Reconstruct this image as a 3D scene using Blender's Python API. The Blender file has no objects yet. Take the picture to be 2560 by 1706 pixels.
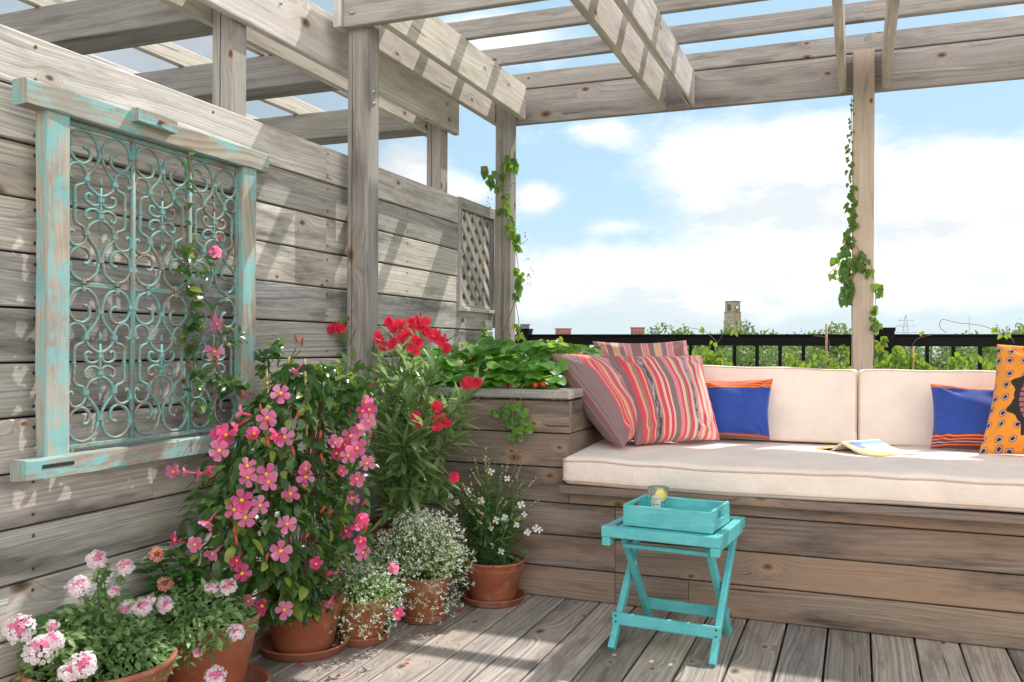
import bpy, math, random
import numpy as np
from mathutils import Vector, Matrix
random.seed(7); RNG = np.random.default_rng(11)
sc = bpy.context.scene
COL = sc.collection
R = math.radians
# ------------------------------------------------------------------ camera geometry
FPX = 2206.0; YAW = R(21.4); CH = 1.05; ROLL = R(.29); DS = 1.088
def ray(px, py):
    dx = px-1280; dy = py-868
    c, s = math.cos(ROLL), math.sin(ROLL)
    x = dx*c+dy*s; y = -dx*s+dy*c
    a, u = x/FPX, -y/FPX
    return a*math.cos(YAW)-math.sin(YAW), a*math.sin(YAW)+math.cos(YAW), u
def onz(x, y, z):
    X, Y, Z = ray(x*DS, y*DS); k = (z-CH)/Z; return Vector((k*X, k*Y, z))
def ony(x, y, Y0):
    X, Y, Z = ray(x*DS, y*DS); k = Y0/Y; return Vector((k*X, Y0, CH+k*Z))
def onx(x, y, X0):
    X, Y, Z = ray(x*DS, y*DS); k = X0/X; return Vector((X0, k*Y, CH+k*Z))

# ------------------------------------------------------------------ node helpers
class NT:
    def __init__(s, nt): s.nt = nt
    def n(s, t, **kw):
        nd = s.nt.nodes.new(t)
        ins = kw.pop('i', {})
        for k, v in kw.items(): setattr(nd, k, v)
        for k, v in ins.items():
            sock = nd.inputs[k]
            if isinstance(v, bpy.types.NodeSocket): s.nt.links.new(v, sock)
            elif isinstance(v, bpy.types.Node): s.nt.links.new(v.outputs[0], sock)
            else: sock.default_value = v
        return nd
    def math(s, op, a, b=0.0, c=0.0, clamp=False):
        return s.n('ShaderNodeMath', operation=op, use_clamp=clamp, i={0: a, 1: b, 2: c}).outputs[0]
    def mix(s, f, a, b, mode='MIX'):
        nd = s.n('ShaderNodeMix', data_type='RGBA', blend_type=mode)
        for k, v in ((0, f), (6, a), (7, b)):
            if isinstance(v, bpy.types.NodeSocket): s.nt.links.new(v, nd.inputs[k])
            else: nd.inputs[k].default_value = v if k == 0 or len(v) == 4 else (*v, 1)
        return nd.outputs[2]
    def ramp(s, f, stops, interp='LINEAR'):
        nd = s.n('ShaderNodeValToRGB', i={0: f}); cr = nd.color_ramp; cr.interpolation = interp
        while len(cr.elements) < len(stops): cr.elements.new(.5)
        for e, (p, c) in zip(cr.elements, stops):
            e.position = p
            e.color = (c, c, c, 1) if isinstance(c, (int, float)) else (*c, 1)
        return nd.outputs[0]
    def noise(s, v, scale=1, detail=2, rough=.5, dim='3D', w=None, dist=0):
        i = {'Scale': scale, 'Detail': detail, 'Roughness': rough, 'Distortion': dist}
        if v is not None: i['Vector'] = v
        if w is not None: i['W'] = w
        return s.n('ShaderNodeTexNoise', noise_dimensions=dim, i=i).outputs[0]
    def vec(s, x, y, z=0.0): return s.n('ShaderNodeCombineXYZ', i={0: x, 1: y, 2: z}).outputs[0]
    def mr(s, v, a, b, c=0.0, d=1.0):
        return s.n('ShaderNodeMapRange', i={0: v, 1: a, 2: b, 3: c, 4: d}).outputs[0]

def mat(name):
    m = bpy.data.materials.new(name); m.use_nodes = True
    nt = m.node_tree; nt.nodes.clear()
    h = NT(nt); out = h.n('ShaderNodeOutputMaterial')
    return m, h, out
def finish(h, out, bsdf): h.nt.links.new(bsdf.outputs[0], out.inputs[0])
def simple(name, col, rough=.6, var=.12, scale=30, bump=.0, metal=0, spec=.5, coat=0):
    m, h, out = mat(name)
    tc = h.n('ShaderNodeTexCoord').outputs['Object']
    nz = h.noise(tc, scale, 4, .6)
    c = h.mix(h.mr(nz, .3, .7), tuple(x*(1-var) for x in col), tuple(min(1, x*(1+var)) for x in col))
    b = h.n('ShaderNodeBsdfPrincipled', i={'Base Color': c, 'Roughness': rough, 'Metallic': metal, 'Specular IOR Level': spec, 'Coat Weight': coat})
    if bump:
        bn = h.n('ShaderNodeBump', i={'Strength': bump, 'Distance': .002, 'Height': h.noise(tc, scale*4, 3)})
        h.nt.links.new(bn.outputs[0], b.inputs['Normal'])
    finish(h, out, b); return m

def wood(name, light, dark, brown=(.17, .105, .07), stain=.5, contrast=1.0, paint=None, lines=120, knotp=.5, tan=(.42, .30, .21), tanamt=.3):
    """weathered boards: UV runs along the board (metres), attribute brd = random per board"""
    m, h, out = mat(name)
    uv = h.n('ShaderNodeUVMap', uv_map='UVMap').outputs[0]
    sp = h.n('ShaderNodeSeparateXYZ', i={0: uv}); u, v = sp.outputs[0], sp.outputs[1]
    br = h.n('ShaderNodeAttribute', attribute_name='brd').outputs['Color']
    bs = h.n('ShaderNodeSeparateXYZ', i={0: br}); r1, r2, r3 = bs.outputs
    z = h.math('MULTIPLY', r1, 37.0)
    vo = h.n('ShaderNodeTexVoronoi', voronoi_dimensions='2D', i={'Vector': h.vec(h.math('ADD', h.math('MULTIPLY', u, 3.6), z), h.math('ADD', h.math('MULTIPLY', v, 6.2), z), 0.0), 'Scale': 1.0})
    kc = h.n('ShaderNodeSeparateXYZ', i={0: vo.outputs['Color']}).outputs[0]; kd = h.n('ShaderNodeSeparateXYZ', i={0: vo.outputs['Color']}).outputs[1]; d = h.math('MULTIPLY', vo.outputs['Distance'], h.mr(kd, 0, 1, .8, 2.4))
    has = h.math('LESS_THAN', kc, knotp*.62)
    d2 = h.math('MULTIPLY', d, d)
    bump_f = h.math('MULTIPLY', h.math('POWER', 2.718, h.math('MULTIPLY', d2, -14.0)), has)
    wav = h.noise(h.vec(h.math('MULTIPLY', u, .7), h.math('MULTIPLY', v, 3.0), z), 1, 2, .45)
    F = h.math('ADD', h.math('ADD', v, h.math('MULTIPLY', wav, .15)), h.math('MULTIPLY', bump_f, .065))
    ln = h.noise(None, 1, 3, .55, '1D', w=h.math('ADD', h.math('MULTIPLY', F, float(lines)), z))
    fib = h.noise(h.vec(h.math('MULTIPLY', u, 9.0), h.math('MULTIPLY', v, 420.0), z), 1, 2, .6)
    g = h.math('ADD', h.math('MULTIPLY', ln, .72), h.math('MULTIPLY', fib, .28))
    lo, hi = .5-.16/contrast, .5+.14/contrast
    c = h.mix(h.mr(g, lo, hi), dark, light)
    # tan / gray weathering zones
    tn = h.noise(h.vec(h.math('MULTIPLY', u, .8), h.math('MULTIPLY', v, 5.0), h.math('ADD', z, 9.0)), 1, 3, .6)
    c = h.mix(h.math('MULTIPLY', h.mr(h.math('ADD', tn, h.math('MULTIPLY', r2, .35)), .55, .85), tanamt), c, tan)
    st = h.noise(h.vec(h.math('MULTIPLY', u, 1.6), h.math('MULTIPLY', v, 9.0), h.math('ADD', z, 3.0)), 1, 4, .65)
    sm = h.math('MULTIPLY', h.mr(h.math('ADD', st, h.math('MULTIPLY', h.math('SUBTRACT', ln, .5), .22)), .50, .72), stain)
    c = h.mix(sm, c, tuple(x*.40 for x in dark))
    # bleached and blackened streaks
    bl = h.noise(h.vec(h.math('MULTIPLY', u, 2.6), h.math('MULTIPLY', F, 26.0), h.math('ADD', z, 6.0)), 1, 4, .65)
    c = h.mix(h.mr(bl, .56, .74, 0, .5), c, tuple(min(1, x*1.18) for x in light)); c = h.mix(h.mr(bl, .42, .27, 0, .6), c, tuple(x*.5 for x in dark))
    # board tone
    tone = h.mr(r2, 0.0, 1.0, .60, 1.16)
    c = h.mix(1.0, c, h.n('ShaderNodeCombineColor', i={0: tone, 1: tone, 2: h.math('MULTIPLY', tone, h.mr(r3, 0, 1, .95, 1.04))}).outputs[0], 'MULTIPLY')
    # knots
    core = h.math('MULTIPLY', h.mr(h.math('ADD', d, h.math('MULTIPLY', h.math('SUBTRACT', fib, .5), .05)), .125, .07), has)
    ring = h.math('MULTIPLY', h.math('MULTIPLY', h.mr(d, .34, .12), has), .38)
    c = h.mix(ring, c, tuple(x*1.15 for x in tan))
    c = h.mix(h.math('MULTIPLY', core, .85), c, brown)
    dot = h.math('MULTIPLY', h.mr(d, .06, .03), has)
    c = h.mix(h.math('MULTIPLY', dot, .6), c, (.03, .02, .015))
    # checks (cracks)
    ck = h.noise(h.vec(h.math('MULTIPLY', u, 2.2), h.math('MULTIPLY', F, 75.0), z), 1, 1, .4)
    cm = h.math('MULTIPLY', h.mr(ck, .735, .775), h.mr(bump_f, .25, .05))
    c = h.mix(h.math('MULTIPLY', cm, .8), c, (.035, .028, .024))
    rough = .78
    if paint is not None:
        pn = h.noise(h.vec(h.math('MULTIPLY', u, 7.0), h.math('MULTIPLY', v, 22.0), z), 1, 5, .68)
        pm = h.mr(h.math('SUBTRACT', pn, h.math('MULTIPLY', h.math('SUBTRACT', fib, .5), .5)), .475, .56)
        c = h.mix(h.math('MULTIPLY', pm, .85), c, paint)
        pn2 = h.noise(h.vec(h.math('MULTIPLY', u, 3.0), h.math('MULTIPLY', v, 9.0), h.math('ADD', z, 5.0)), 1, 4, .6)
        c = h.mix(h.math('MULTIPLY', h.mr(pn2, .35, .75), .30), c, tuple(min(1, .5*x+.36) for x in paint))
    b = h.n('ShaderNodeBsdfPrincipled', i={'Base Color': c, 'Roughness': rough, 'Specular IOR Level': .25})
    hh = h.math('SUBTRACT', h.math('ADD', g, h.math('MULTIPLY', core, -.4)), cm)
    bn = h.n('ShaderNodeBump', i={'Strength': .55, 'Distance': .0016, 'Height': hh})
    h.nt.links.new(bn.outputs[0], b.inputs['Normal'])
    finish(h, out, b); return m

def leafmat(name, c1, c2, rough=.38, trans=.3, transc=None, c3=None):
    m, h, out = mat(name)
    t = h.n('ShaderNodeAttribute', attribute_name='brd').outputs['Color']
    s = h.n('ShaderNodeSeparateXYZ', i={0: t})
    c = h.mix(s.outputs[0], c1, c2)
    if c3: c = h.mix(h.mr(s.outputs[1], .88, .95), c, c3)
    uv = h.n('ShaderNodeUVMap', uv_map='UVMap').outputs[0]
    su = h.n('ShaderNodeSeparateXYZ', i={0: uv})
    rib = h.mr(h.math('ABSOLUTE', h.math('SUBTRACT', su.outputs[1], .5)), .0, .07, .35, 0)
    c = h.mix(rib, c, tuple(min(1, x*2.0+.03) for x in c2))
    b = h.n('ShaderNodeBsdfPrincipled', i={'Base Color': c, 'Roughness': rough, 'Specular IOR Level': .5})
    tc = h.mix(.75, c, transc or tuple(min(1, x*3.2) for x in c2))
    tr = h.n('ShaderNodeBsdfTranslucent', i={'Color': tc})
    mx = h.n('ShaderNodeMixShader', i={0: trans, 1: b.outputs[0], 2: tr.outputs[0]})
    finish(h, out, mx); return m
def petalmat(name, c1, c2, trans=.4, rough=.5):
    m, h, out = mat(name)
    t = h.n('ShaderNodeAttribute', attribute_name='brd').outputs['Color']
    s = h.n('ShaderNodeSeparateXYZ', i={0: t})
    c = h.mix(s.outputs[0], c1, c2)
    uu = h.n('ShaderNodeSeparateXYZ', i={0: h.n('ShaderNodeUVMap', uv_map='UVMap').outputs[0]}).outputs[0]
    c = h.mix(h.mr(uu, .40, .0, 0, .3), c, tuple(x*.7 for x in c1)); c = h.mix(h.mr(uu, .6, 1.0, 0, .3), c, tuple(min(1, x*1.3+.08) for x in c2))
    b = h.n('ShaderNodeBsdfPrincipled', i={'Base Color': c, 'Roughness': rough, 'Specular IOR Level': .3})
    tr = h.n('ShaderNodeBsdfTranslucent', i={'Color': c})
    mx = h.n('ShaderNodeMixShader', i={0: trans, 1: b.outputs[0], 2: tr.outputs[0]})
    finish(h, out, mx); return m

M = {}
M['wall'] = wood('weathered wall planks', (.79, .745, .69), (.34, .31, .285), stain=1.0, contrast=.85, knotp=.6)
M['deck'] = wood('weathered deck boards', (.62, .55, .485), (.21, .18, .16), stain=.7, contrast=.8, tanamt=.25, lines=80, knotp=.4)
M['bench'] = wood('bench planks', (.365, .29, .235), (.165, .128, .105), stain=.95, contrast=.8, tan=(.42, .25, .15), tanamt=.55, knotp=.6)
M['perg'] = wood('pergola timber', (.57, .53, .49), (.30, .275, .255), stain=.8, contrast=.75, tanamt=.25, knotp=.6, lines=75)
M['perg_lit'] = wood('pergola timber lightened as sunlit', (.80, .75, .69), (.47, .43, .39), stain=.55, contrast=.7, tanamt=.2, knotp=.5, lines=75)  # lit copy of the pergola timber, sun on the rafters put into its colour
M['pergw'] = wood('right post timber', (.58, .49, .41), (.40, .33, .27), stain=.2, contrast=.75, tan=(.58, .44, .33), tanamt=.4, knotp=.4, lines=70)
M['paint'] = wood('worn turquoise painted wood', (.60, .50, .39), (.33, .26, .19), stain=.6, contrast=1.0, paint=(.20, .50, .49), knotp=.1)
M['latt'] = wood('lattice strips', (.80, .76, .71), (.56, .52, .48), stain=.2, contrast=.7, knotp=.0)

# ------------------------------------------------------------------ mesh builder
class MB:
    def __init__(s): s.v = []; s.f = []; s.uv = []; s.c = []; s.m = []; s.sm = []; s.off = 0
    def add(s, verts, faces, uvs=None, col=(0, 0, 0), mi=0, smooth=False):
        o = len(s.v); s.v.extend([tuple(p) for p in verts])
        for k, f in enumerate(faces):
            s.f.append([o+i for i in f])
            s.uv.append(uvs[k] if uvs else [(0, 0)]*len(f)); s.c.append(col); s.m.append(mi); s.sm.append(smooth)
    def board(s, p0, p1, up, w, t, ch=.003, mi=0, tone=None, uoff=None):
        """prism from p0 to p1; w = size along 'up', t = size along the third axis; chamfered long edges"""
        p0 = Vector(p0); p1 = Vector(p1); L = (p1-p0).length; a = (p1-p0)/L
        up = Vector(up); up = (up-a*up.dot(a)).normalized(); sd = a.cross(up)
        hw, ht = w/2, t/2; ch = min(ch, hw*.6, ht*.6)
        prof = [(-hw+ch, -ht), (hw-ch, -ht), (hw, -ht+ch), (hw, ht-ch), (hw-ch, ht), (-hw+ch, ht), (-hw, ht-ch), (-hw, -ht+ch)]
        u0 = random.uniform(0, 60) if uoff is None else uoff; v0 = random.uniform(0, 60)
        per = [0]
        for i in range(8):
            q, r = prof[i], prof[(i+1) % 8]; per.append(per[-1]+math.hypot(q[0]-r[0], q[1]-r[1]))
        vs = [p0+up*x+sd*y for x, y in prof]+[p1+up*x+sd*y for x, y in prof]
        fs, uvs = [], []
        for i in range(8):
            j = (i+1) % 8
            fs.append([i, i+8, j+8, j]); uvs.append([(u0, v0+per[i]), (u0+L, v0+per[i]), (u0+L, v0+per[i+1]), (u0, v0+per[i+1])])
        fs.append(list(range(8))); uvs.append([(u0+x*.2, v0+y) for x, y in prof])
        fs.append(list(range(15, 7, -1))); uvs.append([(u0+x*.2, v0+y) for x, y in prof[::-1]])
        s.add(vs, fs, uvs, (random.random(), random.random() if tone is None else tone, random.random()), mi)
    def box(s, lo, hi, mi=0, ch=.002, along=0):
        lo = Vector(lo); hi = Vector(hi); c = (lo+hi)/2; d = hi-lo
        ax = [Vector((1, 0, 0)), Vector((0, 1, 0)), Vector((0, 0, 1))]
        a = ax[along]; b = ax[(along+1) % 3]; k = (along+1) % 3; l = (along+2) % 3
        s.board(c-a*d[along]/2, c+a*d[along]/2, b, d[k], d[l], ch, mi)
    def tube(s, pts, r, n=6, mi=0, col=(0, 0, 0), closed=False, flat=1.0, upv=None):
        pts = [Vector(p) for p in pts]; N = len(pts)
        if not hasattr(r, '__len__'): r = [r]*N
        rings = []; prev = None
        for i, p in enumerate(pts):
            if closed: t = pts[(i+1) % N]-pts[i-1]
            else: t = pts[min(i+1, N-1)]-pts[max(i-1, 0)]
            if t.length < 1e-9: t = Vector((0, 0, 1))
            t.normalize()
            if upv is not None: x = Vector(upv)
            elif prev is None: x = Vector((0, 0, 1)) if abs(t.z) < .9 else Vector((1, 0, 0))
            else: x = prev
            x = (x-t*x.dot(t)); x = x.normalized() if x.length > 1e-6 else t.orthogonal().normalized()
            prev = x; y = t.cross(x)
            rings.append([p+(x*math.cos(2*math.pi*k/n)*flat+y*math.sin(2*math.pi*k/n))*r[i] for k in range(n)])
        vs = [q for rg in rings for q in rg]; fs = []; uvs = []
        M_ = N if closed else N-1
        L = 0
        for i in range(M_):
            j = (i+1) % N; dl = (pts[j]-pts[i]).length
            for k in range(n):
                l = (k+1) % n
                fs.append([i*n+k, i*n+l, j*n+l, j*n+k]); uvs.append([(L, k/n), (L, (k+1)/n), (L+dl, (k+1)/n), (L+dl, k/n)])
            L += dl
        if not closed:
            fs.append(list(range(n))[::-1]); uvs.append([(0, 0)]*n); fs.append([(N-1)*n+k for k in range(n)]); uvs.append([(0, 0)]*n)
        s.add(vs, fs, uvs, col, mi, True)
    def lathe(s, c, prof, n=40, mi=0, smooth=True):
        vs = []; fs = []; c = Vector(c)
        for r, z in prof:
            for k in range(n):
                a = 2*math.pi*k/n; vs.append((c.x+r*math.cos(a), c.y+r*math.sin(a), c.z+z))
        for i in range(len(prof)-1):
            for k in range(n):
                l = (k+1) % n; fs.append([i*n+k, i*n+l, (i+1)*n+l, (i+1)*n+k])
        s.add(vs, fs, None, (random.random(),)*3, mi, smooth)
    def leaves(s, P, D, Nn, Ls, W, tmpl='lance', fold=.25, droop=.25, mi=0, tint=None):
        """batch of leaves: base P, direction D, normal Nn, length Ls, width W"""
        P = np.asarray(P, float).reshape(-1, 3); n = len(P)
        if n == 0: return
        D = np.asarray(D, float).reshape(-1, 3); D /= np.linalg.norm(D, axis=1, keepdims=True)+1e-9
        Nn = np.asarray(Nn, float).reshape(-1, 3)
        Nn = Nn-D*np.sum(Nn*D, 1, keepdims=True); Nn /= np.linalg.norm(Nn, axis=1, keepdims=True)+1e-9
        S = np.cross(D, Nn)
        Ls = np.broadcast_to(Ls, n).astype(float); W = np.broadcast_to(W, n).astype(float)
        T = {'lance': ([0, .25, .5, .78, 1], [.12, .8, 1, .6, 0.02]),
             'oval': ([0, .18, .42, .72, 1], [.1, .82, 1, .72, .03]),
             'round': ([0, .12, .4, .75, 1], [.15, .75, 1, .95, .35]),
             'heart': ([0, .1, .35, .7, 1], [.3, .95, 1, .6, .02]),
             'petal': ([0, .2, .5, .8, 1], [.22, .45, .85, 1, .55]),
             'tri': ([0, .5, 1], [.2, 1, .03]),
             'speck': ([0, .55, 1], [.25, 1, .1])}[tmpl]
        ts, ws = T; k = len(ts)
        fd = np.asarray(fold)*np.ones(n); dr = np.asarray(droop)*np.ones(n)
        V = np.zeros((n, k, 3, 3))
        for i, (t, w) in enumerate(zip(ts, ws)):
            mid = P+D*(Ls*t)[:, None]-Nn*(Ls*dr*t*t)[:, None]
            V[:, i, 1] = mid
            for jj, sg in ((0, -1), (2, 1)):
                V[:, i, jj] = mid+S*(sg*W*w*.5)[:, None]+Nn*(W*w*.5*fd)[:, None]
        Vf = V.reshape(-1, 3); o = len(s.v)
        s.v.extend(map(tuple, Vf.tolist()))
        cols = [(random.random() if tint is None else tint, random.random(), random.random()) for _ in range(n)]
        for q in range(n):
            b = o+q*k*3
            for i in range(k-1):
                for j in range(2):
                    a = b+i*3+j
                    s.f.append([a, a+1, a+4, a+3])
                    s.uv.append([(ts[i], j*.5), (ts[i], j*.5+.5), (ts[i+1], j*.5+.5), (ts[i+1], j*.5)])
                    s.c.append(cols[q]); s.m.append(mi); s.sm.append(True)
    def build(s, name, mats, parent=None, label=None, xf=None):
        me = bpy.data.meshes.new(name)
        me.from_pydata(s.v, [], s.f)
        if not isinstance(mats, (list, tuple)): mats = [mats]
        for m in mats: me.materials.append(m)
        uvl = me.uv_layers.new(name='UVMap')
        uvl.data.foreach_set('uv', np.array([c for f in s.uv for c in f], dtype=np.float32).ravel())
        ca = me.attributes.new('brd', 'FLOAT_COLOR', 'CORNER')
        cc = np.array([(*c, 1) for c, f in zip(s.c, s.f) for _ in f], dtype=np.float32)
        ca.data.foreach_set('color', cc.ravel())
        me.polygons.foreach_set('material_index', s.m); me.polygons.foreach_set('use_smooth', s.sm)
        me.update()
        o = bpy.data.objects.new(name, me); COL.objects.link(o)
        if parent is not None:
            o.parent = parent; o.matrix_parent_inverse = Matrix.Translation(-parent.location) if parent.type == 'EMPTY' and not parent.parent else Matrix()
        if xf is not None: o.matrix_world = xf
        if label: o['label'] = label
        return o
def tag(o, label, cat, group=None, kind=None):
    if label: o['label'] = label
    if cat: o['category'] = cat
    if group: o['group'] = group
    if kind: o['kind'] = kind
    return o
def thing(name, label, cat, loc=(0, 0, 0), group=None):
    o = bpy.data.objects.new(name, None); COL.objects.link(o); o.location = loc; o.empty_display_size = .1
    return tag(o, label, cat, group)
def crom(pts, k=6, closed=False):
    pts = [Vector(p) for p in pts]; n = len(pts); out = []
    for i in range(n if closed else n-1):
        p0 = pts[i-1] if (i > 0 or closed) else pts[0]*2-pts[1]
        p1, p2 = pts[i], pts[(i+1) % n]
        p3 = pts[(i+2) % n] if (i+2 < n or closed) else pts[-1]*2-pts[-2]
        for j in range(k):
            t = j/k
            out.append(.5*((2*p1)+(p2-p0)*t+(2*p0-5*p1+4*p2-p3)*t*t+(3*p1-p0-3*p2+p3)*t*t*t))
    if not closed: out.append(pts[-1])
    return out
X, Y, Z = Vector((1, 0, 0)), Vector((0, 1, 0)), Vector((0, 0, 1))

# ================================================================== SETTING: roof, deck, ground
mb = MB(); mb.add([(-900, -900, -12), (900, -900, -12), (900, 1500, -12), (-900, 1500, -12)], [[0, 1, 2, 3]])
g = mb.build('ground', simple('distant ground', (.10, .13, .06), .9, .4, .05)); g['kind'] = 'structure'
mb = MB(); mb.box((-7, -4, -11.99), (6, 5.62, -.12), ch=.01)
g = mb.build('roof', simple('roof gravel', (.30, .28, .26), .9, .2, 20)); g['kind'] = 'structure'
mb = MB()
PW = .1476
x = .048-PW*15
DECKY = {}
while x < 3.2:
    # boards run along Y, with some butt joints
    brk = {-.54: None}
    yb = -2.6
    joints = []
    if abs(x-(.048-4*PW)) < .01: joints = [2.77]
    if abs(x-(.048-7*PW)) < .01 or abs(x-(.048-1*PW)) < .01: joints = [1.9]
    ys = [yb]+joints+[5.6]
    for a, b in zip(ys[:-1], ys[1:]):
        mb.board((x+PW/2, a+.001, -.0195+random.uniform(-.0008, .0008)), (x+PW/2, b-.002, -.0195+random.uniform(-.0008, .0008)), X, PW-.0075, .038, .0035)
    x += PW
g = mb.build('deck', M['deck']); g['kind'] = 'structure'
mb = MB()
for yy in np.arange(-2.4, 5.6, .4): mb.box((-2.2, yy, -.118), (3.2, yy+.04, -.04), ch=.002)
g = mb.build('deck_joists', M['deck']); g['kind'] = 'structure'

# ================================================================== WALL
WX = -2.085; WT = 1.89
wall = thing('plank_wall', 'weathered grey wooden plank wall carrying the turquoise window frame', 'wall', (WX-.02, 2.0, 0))
mb = MB()
nailpos = []
zt = WT
for r in range(13):
    zb = zt-(.151 if r == 0 else .1475)
    if zb < -.01: zb = 0.0
    cz, w = (zt+zb)/2, zt-zb-.006
    yend = 4.485 if 0 <= r <= 3 else 5.0
    jn = {0: [3.17], 1: [], 2: [3.17], 3: [], 4: [3.17]}.get(r, [] if r % 2 else [2.2])
    ys = [-.6]+jn+[yend]
    for a, b in zip(ys[:-1], ys[1:]):
        dx = random.uniform(-.002, .002)
        mb.board((WX-.019+dx, a+.0008, cz), (WX-.019+dx, b-.0012, cz), Z, w, .036, .004, tone={0: .85, 1: .05, 2: .7, 3: .9, 4: .3, 5: .2}.get(r))
        for yy in np.arange(1.05, 5, .71):
            if a < yy < b:
                nailpos += [(WX-.0005+dx, yy, cz-.045), (WX-.0005+dx, yy, cz+.045)]
    zt = zb
mb.build('boards', M['wall'], wall)
mb = MB(); mb.box((WX-.052, -.6, 0), (WX-.040, 4.48, WT-.02)); mb.box((WX-.052, 4.482, 0), (WX-.040, 5.0, 1.26)); mb.build('backing', simple('dark backing board', (.05, .04, .035), .9), wall)
mb = MB()
for p in nailpos:
    n = 8
    vs = [(p[0]+.0012, p[1]+.0052*math.cos(2*math.pi*k/n), p[2]+.0052*math.sin(2*math.pi*k/n)) for k in range(n)]
    mb.add(vs, [list(range(n))])
mb.build('screw_heads', simple('dull screw steel', (.12, .10, .09), .5, .3, 200, metal=.6), wall)
# lattice panel
lat = thing('lattice_panel', 'diamond lattice panel set in the far end of the plank wall', 'lattice', (WX, 4.75, 1.28))
y0, y1, z0, z1 = 4.49, 5.0, 1.275, 1.825
mb = MB()
mb.board((WX-.012, y0, (z1+WT)/2+.001), (WX-.012, y1, (z1+WT)/2+.001), Z, WT-z1, .05)
mb.board((WX-.012, y0, z0-.012), (WX-.012, y1, z0-.012), Z, .024, .05)
mb.board((WX-.012, y0+.011, z0+.001), (WX-.012, y0+.011, z1-.001), Y, .022, .048)
mb.board((WX-.012, y1-.011, z0+.001), (WX-.012, y1-.011, z1-.001), Y, .022, .048)
mb.build('frame', M['wall'], lat)
for nm, sgn, xo in (('front_strips', 1, -.010), ('rear_strips', -1, -.020)):
    mb = MB(); k = -8
    sp = .112
    for k in range(-9, 12):
        # line z = z1 - sgn*slope*(y - yk)
        pts = []
        sl = 1.0
        c0 = y0+k*sp
        # param along y
        ya, yb_ = y0+.012, y1-.012
        if sgn == 1: f = lambda yy: z1-(yy-c0)*sl
        else: f = lambda yy: z0+(yy-c0)*sl
        inv = (lambda zz: c0+(z1-zz)/sl) if sgn == 1 else (lambda zz: c0+(zz-z0)/sl)
        ylo, yhi = sorted((inv(z0+.004), inv(z1-.004)))
        ylo, yhi = max(ylo, ya), min(yhi, yb_)
        if yhi-ylo < .03: continue
        mb.board((WX+xo, ylo, f(ylo)), (WX+xo, yhi, f(yhi)), (0, 1, 1*sgn), .036, .008, .001)
    mb.build(nm, M['latt'], lat)
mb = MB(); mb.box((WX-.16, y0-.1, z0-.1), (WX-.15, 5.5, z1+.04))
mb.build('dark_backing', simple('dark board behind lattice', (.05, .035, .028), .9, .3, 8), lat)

# ================================================================== PERGOLA (right)
ZB = 2.40; ZT2 = 2.60
perg = thing('pergola', 'weathered timber pergola over the bench and deck corner', 'pergola', (-.9, 4.1, 0))
def part(name, mb, m, parent=None, label=None): return mb.build(name, m, parent, label)
def crack(mb, x, y, z0, z1, seed=0, w=.0035):
    rs = random.Random(seed); n = int((z1-z0)/.06); xs = 0; vs = []
    for i in range(n+1):
        xs += rs.uniform(-.0016, .0016); t = i/n; ww = w*(.25+.75*math.sin(math.pi*t)**.5)
        vs += [(x+xs-ww/2, y, z0+(z1-z0)*t), (x+xs+ww/2, y, z0+(z1-z0)*t)]
    mb.add(vs, [[2*i, 2*i+1, 2*i+3, 2*i+2] for i in range(n)], None, (0, 0, 0), 1)
CRK = simple('dark crack', (.03, .024, .02), .9)
mb = MB(); mb.board((-1.985, 3.30, 0), (-1.985, 3.30, 2.585), X, .10, .10, .006, tone=.25, uoff=3.3); crack(mb, -2.008, 3.2494, .9, 2.40, 1); crack(mb, -2.0, 3.2494, .2, 1.0, 5); part('post', mb, [M['perg'], CRK], perg)
mb = MB(); mb.board((-1.984, 4.945, 0), (-1.984, 4.945, 2.585), X, .10, .095, .006, tone=.35); crack(mb, -1.988, 4.8969, .95, 2.38, 2); crack(mb, -1.978, 4.8969, .9, 1.5, 6); part('post', mb, [M['perg'], CRK], perg)
mb = MB(); mb.board((.022, 4.935, 0), (.022, 4.935, 2.59), X, .105, .095, .005, tone=.9); part('post', mb, M['pergw'], perg, 'paler pinkish brown post')
def ybeam(x, ya, yb, par=perg, nm='rafter', tone=None, w=ZT2-ZB-.002, z=ZB, m='perg_lit', t=.037):
    mb = MB(); mb.board((x, ya, z+w/2), (x, yb, z+w/2), Z, w, t, .004, tone=tone); return part(nm, mb, M[m], par)
def xbeam(y, xa, xb, z0, z1, par=perg, nm='beam', t=.037, tone=None):
    mb = MB(); mb.board((xa, y, (z0+z1)/2), (xb, y, (z0+z1)/2), Z, z1-z0, t, .004, tone=tone); return part(nm, mb, M['perg'], par)
ybeam(-2.056, 3.20, 4.985, tone=.7); ybeam(-1.858, 3.256, 4.895, tone=.9)
for xx in (-1.035, -.875): ybeam(xx, 3.256, 4.968, tone=.8)
for xx in (-.082, .128): ybeam(xx, 3.256, 4.968, tone=.85)
for xx in (.98, 1.14): ybeam(xx, 3.256, 4.968, tone=.8)
for xx in (1.98, 2.14): ybeam(xx, 3.256, 4.968, tone=.8)
xbeam(3.232, -2.034, .0225, ZB, ZT2-.01, tone=.5); xbeam(3.232, .0228, 3.1, ZB, ZT2-.01)
xbeam(5.006, -2.02, .0215, ZB-.003, 2.604, tone=.55); xbeam(5.006, .022, 3.1, ZB-.003, 2.604, tone=.6)
for yy in (3.62, 4.06, 4.50): 
    xbeam(yy, -2.08, .0215, ZT2, ZT2+.092, nm='slat', tone=.35); xbeam(yy, .022, 3.1, ZT2, ZT2+.092, nm='slat', tone=.45)
xbeam(5.0, -2.08, .0215, 2.609, 2.705, nm='slat', tone=.4); xbeam(5.0, .022, 3.1, 2.609, 2.705, nm='slat', tone=.5)
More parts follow.
